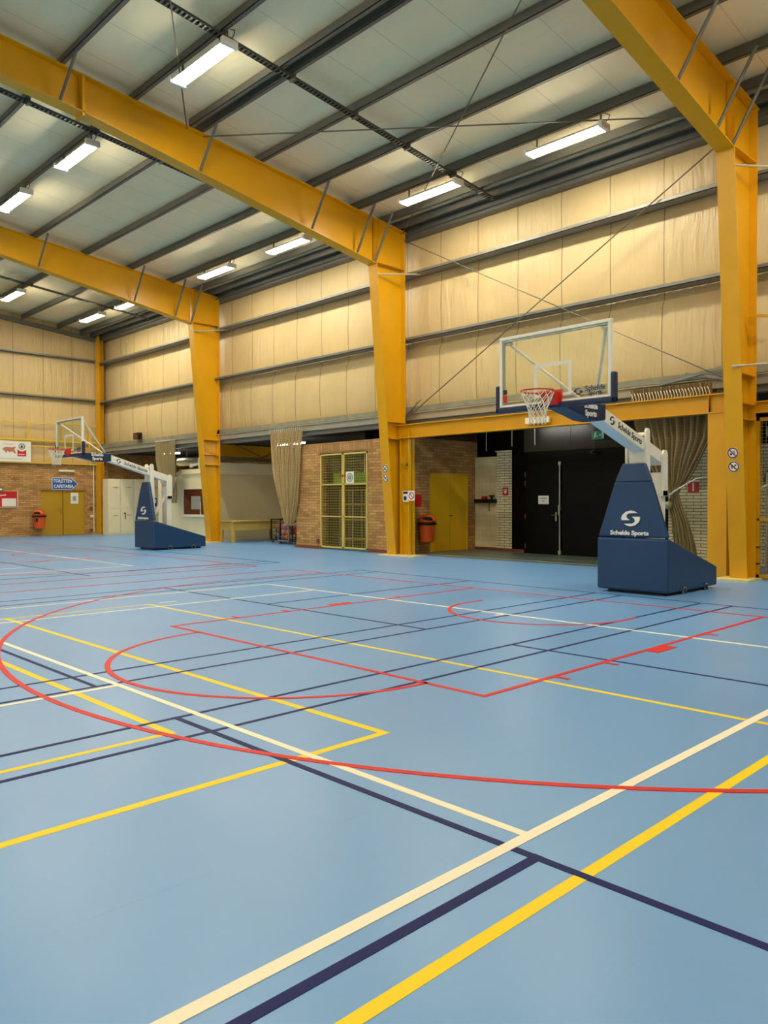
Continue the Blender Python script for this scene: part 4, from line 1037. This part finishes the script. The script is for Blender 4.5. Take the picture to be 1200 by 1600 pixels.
MB().text('TOILETTEN', (-28.955, 3.15, 2.44), r_, u_, .20, .004, .004, 'LEFT', .82).text('CAFETARIA', (-28.955, 3.17, 2.20), r_, u_, .20, .004, .004, 'LEFT', .86).build('lettering', m_white, t)
t = thing('wall_lamp', (-28.95, 3.75, 2.83), 'unlit white tube fitting on brickwork above the arrow sign', 'lamp')
MB().box(-29.0, -28.9, 3.40, 4.10, 2.85, 2.95).build('housing', m_lamp_body, t, bevel=.015)
MB().box(-28.9, -28.87, 3.45, 4.05, 2.86, 2.92).build('diffuser', m_cream, t)
t = thing('exit_sign', (-28.95, .9, 1.98), 'green exit sign at left edge above the red notice board', 'sign')
MB().box(-29.0, -28.95, .55, 1.02, 1.98, 2.12).build('panel', m_green_sign, t)
MB().flat([(-.1, -.02), (.02, -.02), (.02, -.05), (.1, 0), (.02, .05), (.02, .02), (-.1, .02)], (-28.948, .90, 2.05), r_, u_, .003).build('arrow', m_white, t)
t = thing('notice_board', (-28.97, 1.1, 1.28), 'red notice board with a white sheet at left edge', 'notice board')
MB().box(-29.0, -28.965, .3, 1.62, 1.28, 1.95).build('board', m_red_sign, t)
MB().box(-28.965, -28.955, .3, 1.64, 1.27, 1.295).box(-28.965, -28.955, 1.61, 1.64, 1.27, 1.96).build('edge', m_cream, t)
MB().box(-28.965, -28.957, .98, 1.56, 1.32, 1.66).build('sheet', m_paper, t)
MB().strokes((-28.964, .95, 1.79), (0, 1, .12), u_, .42, .07, 6).build('lettering', m_white, t)
t = thing('door_notice', (-29.06, 4.15, 1.4), 'pale sheet taped on right leaf of far double door', 'paper')
MB().box(-29.069, -29.06, 3.97, 4.32, 1.42, 1.92).build('sheet', m_paper, t)
MB().box(-29.06, -29.058, 4.06, 4.22, 1.55, 1.76).build('print', m_grey_paper, t)
t = thing('wall_hook', (-28.95, 1.5, 2.5), 'small brass wall hook on the brickwork at left', 'hook')
MB().sphere((-28.93, 1.5, 2.58), .05).tube((-29.0, 1.5, 2.58), (-28.93, 1.5, 2.58), .02).tube((-28.95, 1.35, 2.57), (-28.95, 1.65, 2.57), .012).tube((-28.93, 1.52, 2.58), (-28.93, 1.50, 2.42), .014).build('hook', m_gold, t)
tag(MB().tube((-28.96, 5.0, .1), (-28.96, 5.0, 3.2), .022, 8).build('wall_pipe', m_cream), 'thin cream pipe running up the brick beside corner column', 'pipe')
for i, (z, y) in enumerate(((1.15, 4.95), (.78, 4.98), (.15, 4.96), (1.1, 4.78))[:3]):
    tag(MB().box(-29.0, -28.95, y-.14, y-.02, z, z+.12).build('socket_box', m_paper if i == 1 else m_redtile), ['brown socket on brick right of far doors', 'white socket on brick right of far doors', 'brown socket near the floor right of far doors'][i], 'socket')

def bin_(x, y, z, d, label):
    t = thing('litter_bin', (x, y, z), label, 'bin', 'orange wall litter bins')
    dx, dy = d
    MB().lathe([(.17, z), (.19, z+.02), (.225, z+.50), (.225, z+.52)], x, y, 24, .95, 1.15).build('bucket', m_orange, t, smooth=False)
    MB().lathe([(.245, z+.50), (.26, z+.52), (.26, z+.56), (.24, z+.57)], x, y, 24, .98, 1.2).build('rim_band', m_black_rail, t)
    MB().lathe([(.24, z+.57), (.225, z+.66), (.18, z+.76), (.10, z+.79), (.01, z+.79)], x, y, 24, .95, 1.15).build('hood', m_orange, t, smooth=True)
    ex, ey = x+dx*.19, y+dy*.19
    r = Vector((-dy, dx, 0)); o = Vector((ex, ey, z+.665))
    MB().flat([(.15*math.cos(a*PI/8), .05*math.sin(a*PI/8)) for a in range(16)], o, r, Vector((-.5*dx, -.5*dy, .85)), .05).build('opening', m_black_rail, t)
    return t, r
b1, r = bin_(-28.75, 2.45, .34, (.7, -.7), 'orange litter bin with round sticker left of far double door')
MB().ring((-28.55, 2.25, .72), (.7071, .7071, 0), (0, 0, 1), .06, .09, .012).box(-28.57, -28.52, 2.24, 2.29, .66, .78).build('sticker', m_black_print, b1)
b2, r = bin_(-8.99, 5.98, .33, (.7, -.7), 'orange litter bin in the recess beside yellow double door')
# ledge speaker
t = thing('loudspeaker', (-24.8, 5.2, 4.16), 'small brown loudspeaker box standing on the ledge of far bay', 'speaker')
MB().box(-25.1, -24.7, 5.02, 5.24, 4.16, 4.44).build('cabinet', m_brown, t, bevel=.01)
MB().box(-24.7, -24.66, 5.04, 5.22, 4.18, 4.42).build('grille', m_black_rail, t)
# black box seen over brick store
tag(MB().box(-12.4, -11.3, 5.7, 6.1, 3.36, 3.66).build('junction_box', m_black_rail), 'black box on top of the brick store', 'box')
tag(MB().tube((-13.6, 7.0, 3.5), (-9.6, 7.0, 3.5), .05, 8).box(-13.0, -12.97, 6.98, 7.02, 3.5, 3.76).box(-10.2, -10.17, 6.98, 7.02, 3.5, 3.76).build('white_pipe', m_cream), 'pale pipe running above the brick store', 'pipe')

# ------------------------------------------------------------------ signs
def prohibition(org, r, u, rad, label, kind, m_out=m_black_print):
    t = thing('round_sign', org, label, 'sign', 'round prohibition signs')
    org = Vector(org); n = Vector(r).cross(Vector(u)).normalized()
    MB().disc(org, r, u, rad, .004).build('disc', m_white, t)
    ri = m_red_sign if kind == 'tree' else mat('dark_red_print', '5a1018', .5)
    MB().ring(org+n*.004, r, u, rad*.76, rad*.95, .002).build('ring', ri, t)
    d = rad*.78*.7071; w = rad*.09
    MB().flat([(-d-w*.7, d-w*.7), (d-w*.7, -d-w*.7), (d+w*.7, -d+w*.7), (-d+w*.7, d+w*.7)], org+n*.006, r, u, .002).build('slash', ri, t)
    ic = MB(); k = rad
    if kind == 'dog':
        for P in ([(-.42, -.05), (.2, -.05), (.2, .18), (-.42, .18)], [(.15, .1), (.5, .2), (.5, .38), (.2, .42)], [(-.42, -.42), (-.3, -.42), (-.28, 0), (-.4, 0)], [(-.2, -.42), (-.1, -.42), (-.15, 0), (-.25, 0)],
                  [(.08, -.42), (.18, -.42), (.2, 0), (.08, 0)], [(-.42, .1), (-.58, .35), (-.52, .38), (-.36, .18)]):
            ic.flat([(a*k, b_*k) for a, b_ in P], org+n*.004, r, u, .0015)
    elif kind == 'drink':
        for P in ([(-.5, -.4), (-.12, -.4), (-.08, -.05), (-.54, -.05)], [(.05, -.4), (.17, -.4), (.17, .4), (.05, .4)], [(.3, -.3), (.38, -.3), (.38, .45), (.3, .45)]):
            ic.flat([(a*k, b_*k) for a, b_ in P], org+n*.004, r, u, .0015)
    else:
        ic.flat([(-.06*k, -.4*k), (.06*k, -.4*k), (.06*k, .4*k), (-.06*k, .4*k)], org+n*.004, r, u, .0015)
    ic.build('pictogram', m_black_print, t)
    return t
def colsign(X, z, label, kind):
    y = 4.73-(z/8.0)*.70-.008+(-.14 if X > -1 else 0)
    u = Vector((0, -.70/8.0, 1)).normalized()
    prohibition((X+.0, y-.001, z), (1, 0, 0), tuple(u), .105, label, kind)
colsign(XF[3]-.03, 2.42, 'round no eating or drinking sign on the nearest yellow column', 'drink')
colsign(XF[3]-.02, 2.16, 'round no dogs sign on the nearest yellow column', 'dog')
colsign(XF[2]-.02, 2.42, 'round no eating or drinking sign on the middle yellow column', 'drink')
colsign(XF[2]-.02, 2.16, 'round no dogs sign on the middle yellow column', 'dog')
t = thing('camera_notice', (-8.95, 4.9, 1.5), 'white notice with black square picture on the yellow post', 'sign')
MB().box(-8.90, -8.69, 4.885, 4.895, 1.50, 1.80).build('sheet', m_paper, t)
MB().box(-8.88, -8.71, 4.882, 4.885, 1.72, 1.78).box(-8.86, -8.76, 4.882, 4.885, 1.54, 1.65).build('print', m_black_print, t)
t = thing('smoking_notice', (-8.58, 4.9, 1.5), 'square no smoking sign on the post above orange bin', 'sign')
MB().box(-8.68, -8.45, 4.885, 4.895, 1.53, 1.80).build('sheet', m_white, t)
MB().ring((-8.565, 4.884, 1.665), (1, 0, 0), (0, 0, 1), .075, .10, .003).flat([(-.07, .055), (.055, -.07), (.07, -.055), (-.055, .07)], (-8.565, 4.884, 1.665), (1, 0, 0), (0, 0, 1), .003).build('no_smoking_symbol', m_red_sign, t)
tag(MB().box(-9.25, -9.235, 5.72, 6.02, 1.36, 1.70).build('red_notice', m_red_sign), 'red notice on brick behind post, above the bin', 'sign')
def rsign(x0, x1, y, z0, z1, label, fig):
    t = thing('fire_sign', ((x0+x1)/2, y, z0), label, 'sign')
    MB().box(x0, x1, y-.01, y, z0, z1).build('panel', m_red_sign, t)
    cx, cz, w = (x0+x1)/2, (z0+z1)/2, (x1-x0)
    b = MB()
    if fig == '1': b.text('1', (cx, y-.011, cz), (1, 0, 0), (0, 0, 1), w*1.0, .003, .006)
    else:
        for k in range(3): b.box(cx-w*.25+k*w*.2, cx-w*.25+k*w*.2+w*.1, y-.013, y-.01, cz, cz+w*.35)
        b.flat([(-.3*w, 0), (.3*w, 0), (.18*w, -.3*w), (-.1*w, -.35*w)], (cx, y-.010, cz), (1, 0, 0), (0, 0, 1), .003)
    b.build('symbol', m_white, t)
rsign(-8.10, -7.90, 8.395, 1.68, 1.92, 'small red hand alarm sign on the white brick pier', 'hand')
rsign(-2.2, -1.93, 7.995, 1.70, 1.97, 'red sign with white figure one beside tied net', '1')
t = thing('door_paper', (-6.38, 7.99, 1.4), 'white paper notice on the black door', 'paper')
MB().box(-6.55, -6.20, 7.99, 7.998, 1.42, 1.66).build('sheet', m_paper, t)
MB().strokes((-6.375, 7.988, 1.59), (1, 0, 0), (0, 0, 1), .22, .035, 9, .002).strokes((-6.375, 7.988, 1.51), (1, 0, 0), (0, 0, 1), .08, .04, 3, .002).build('lettering', m_black_print, t)
t = thing('exit_sign', (-4.6, 7.9, 3.12), 'green running man exit sign high on black recess wall', 'sign')
MB().box(-4.80, -4.42, 7.9, 8.0, 3.15, 3.36).build('panel', m_green_sign, t)
MB().box(-4.42, -4.24, 7.88, 8.0, 3.14, 3.37).build('end_cap', m_black_rail, t)
b = MB(); o = (-4.65, 7.899, 3.255)
for P in ([(-.10, -.02), (-.02, -.03), (.0, .05), (-.05, .07)], [(-.04, .07), (.0, .07), (.0, .10), (-.04, .10)], [(-.10, -.08), (-.06, -.09), (-.02, -.02), (-.06, -.01)], [(-.02, -.03), (.03, -.06), (.04, -.03), (.0, .0)],
          [(.06, -.01), (.10, -.01), (.10, -.03), (.14, 0), (.10, .03), (.10, .01), (.06, .01)], [(.16, -.08), (.24, -.08), (.24, .08), (.16, .08)]): b.flat(P, o, (1, 0, 0), (0, 0, 1), .003)
b.build('pictogram', m_white, t)
t = thing('ceiling_speaker', (-4.7, 7.85, 2.78), 'dark round hanging lamp on a thin stem in black recess', 'lamp')
MB().tube((-4.7, 7.85, 2.84), (-4.7, 7.85, 3.74), .006, 6).build('stem', m_steel, t)
MB().lathe([(.02, 2.86), (.09, 2.83), (.11, 2.78), (.10, 2.76)], -4.7, 7.85).build('shade', m_black_rail, t)
t = thing('wall_shelf', (-8.7, 8.4, 1.4), 'black wall shelf on the cream tiled recess wall', 'shelf')
MB().box(-9.1, -8.34, 8.25, 8.5, 1.45, 1.57).build('board', m_black_rail, t)
MB().tube((-9.15, 8.42, 1.55), (-9.15, 8.42, 1.42), .01, 6).build('bracket', m_chrome, t)
tag(MB().box(-8.85, -8.70, 8.3, 8.42, 1.57, 1.66).build('red_box', m_red_sign, bevel=.01), 'small red box on the black wall shelf', 'box')
tag(MB().lathe([(.03, 1.57), (.03, 1.62), (.09, 1.66), (.09, 1.69), (.02, 1.69)], -8.5, 8.36, 16).tube((-8.5, 8.24, 1.56), (-8.5, 8.24, 1.2), .012, 6).build('bell', m_black_rail), 'dark cup shaped tool hanging at right end of the shelf', 'tool')
for i, (x, zz) in enumerate(((-8.34, 3.0), (-7.4, 3.1), (-6.6, 3.1))):
    tag(MB().tube((x, 7.9, zz), (x, 7.9, 3.75), .018, 6).build('hanging_conduit', m_alu), ['grey conduit dropping above the white brick pier', 'grey conduit in the dark void, middle of three', 'grey conduit nearest to the black door'][i], 'conduit', 'recess ceiling conduits')
tag(MB().box(-8.36, -7.62, 8.36, 8.4, 3.0, 3.03).tube((-7.64, 8.36, 3.02), (-7.56, 8.3, 2.85), .015, 6).build('pier_cap', m_cream), 'pale metal strip capping the white brick pier', 'trim strip')
tag(MB().box(-4.78, -4.12, 4.86, 4.93, 3.36, 3.50).build('emergency_lamp', m_cream), 'small cream emergency light box on the portal beam behind the hoop net', 'lamp')
tag(MB().box(-1.36, -1.34, 7.97, 8.0, .9, 1.0).build('wall_switch', m_paper), 'tiny pale switch on white brick behind net', 'switch')

# ------------------------------------------------------------------ mesh cage right of nearest column
t = thing('mesh_cage', (1.6, 5.0, 0), 'yellow framed mesh cage panel at the right edge of photo', 'cage')
f_ = fr4(.47, 2.9, .02, 3.12, .07, 5.05, 5.12).box(.5, 2.86, 5.05, 5.12, 1.13, 1.18).build('cage_frame', m_yellow, t)
w = MB()
for i in range(1, 32): w.tube((.5+2.4*i/32, 5.085, .06), (.5+2.4*i/32, 5.085, 3.08), .0035, 4)
for i in range(1, 44): w.tube((.5, 5.08, .06+3.02*i/44), (2.86, 5.08, .06+3.02*i/44), .0035, 4)
w.build('wire_mesh', m_chrome, f_)
MB().tube((.49, 5.04, .30), (.56, 5.03, .30), .015, 6).tube((.49, 5.04, .62), (.56, 5.03, .62), .015, 6).build('hinge', m_black_rail, t)
t = thing('equipment_shelf', (1.5, 6.4, 0), 'steel shelf with gym gear inside the mesh cage', 'shelf')
b = MB()
for x in (.35, 2.3):
    for y in (6.0, 6.7): b.box(x-.02, x+.02, y-.02, y+.02, 0, 2.1)
b.build('upright', m_alu, t)
b = MB()
for z in (.25, .7, 1.2, 2.07): b.box(.33, 2.32, 6.0, 6.7, z, z+.03)
b.build('shelf_board', m_wood, t)
for i, (x, z, w_, h_, m__) in enumerate(((.45, .28, .5, .25, m_black_rail), (1.1, .28, .4, .3, m_navy), (.5, .73, .35, .2, m_black_rail), (1.0, .73, .5, .28, m_cream), (.5, 1.23, .4, .3, m_redtile))):
    tag(MB().box(x, x+w_, 6.05, 6.5, z, z+h_).build('storage_box', m__, bevel=.01), ['black box on lowest shelf inside the cage', 'navy box on lowest shelf inside the cage', 'black box on second shelf inside the cage', 'cream box on second shelf inside the cage', 'brown box on third shelf inside the cage'][i], 'box', 'boxes in the mesh cage')
tag(MB().sphere((.72, 6.2, 2.37), .27, 24, 16).build('exercise_ball', m_yellow_light, smooth=True), 'big yellow exercise ball on top shelf inside the cage', 'ball')
tag(MB().sphere((.28, 6.9, 1.98), .30, 24, 16).build('exercise_ball', m_black_rail, smooth=True), 'big black exercise ball hanging beside the yellow one', 'ball')
tag(MB().tube((-.2, 7.6, 3.05), (5.8, 7.6, 3.05), .12, 16).build('ventilation_duct', m_duct), 'shiny duct running behind the top of mesh cage', 'duct')
tag(MB().poly([(.3, 5.8, 1.75), (.55, 5.75, 1.9), (1.0, 5.75, 1.93), (1.4, 5.75, 1.93)], .03, 8).build('cage_pole', m_cream), 'bent cream pole lying across inside the cage', 'pole')

for o in bpy.data.objects:
    if '_o' in o: del o['_o']
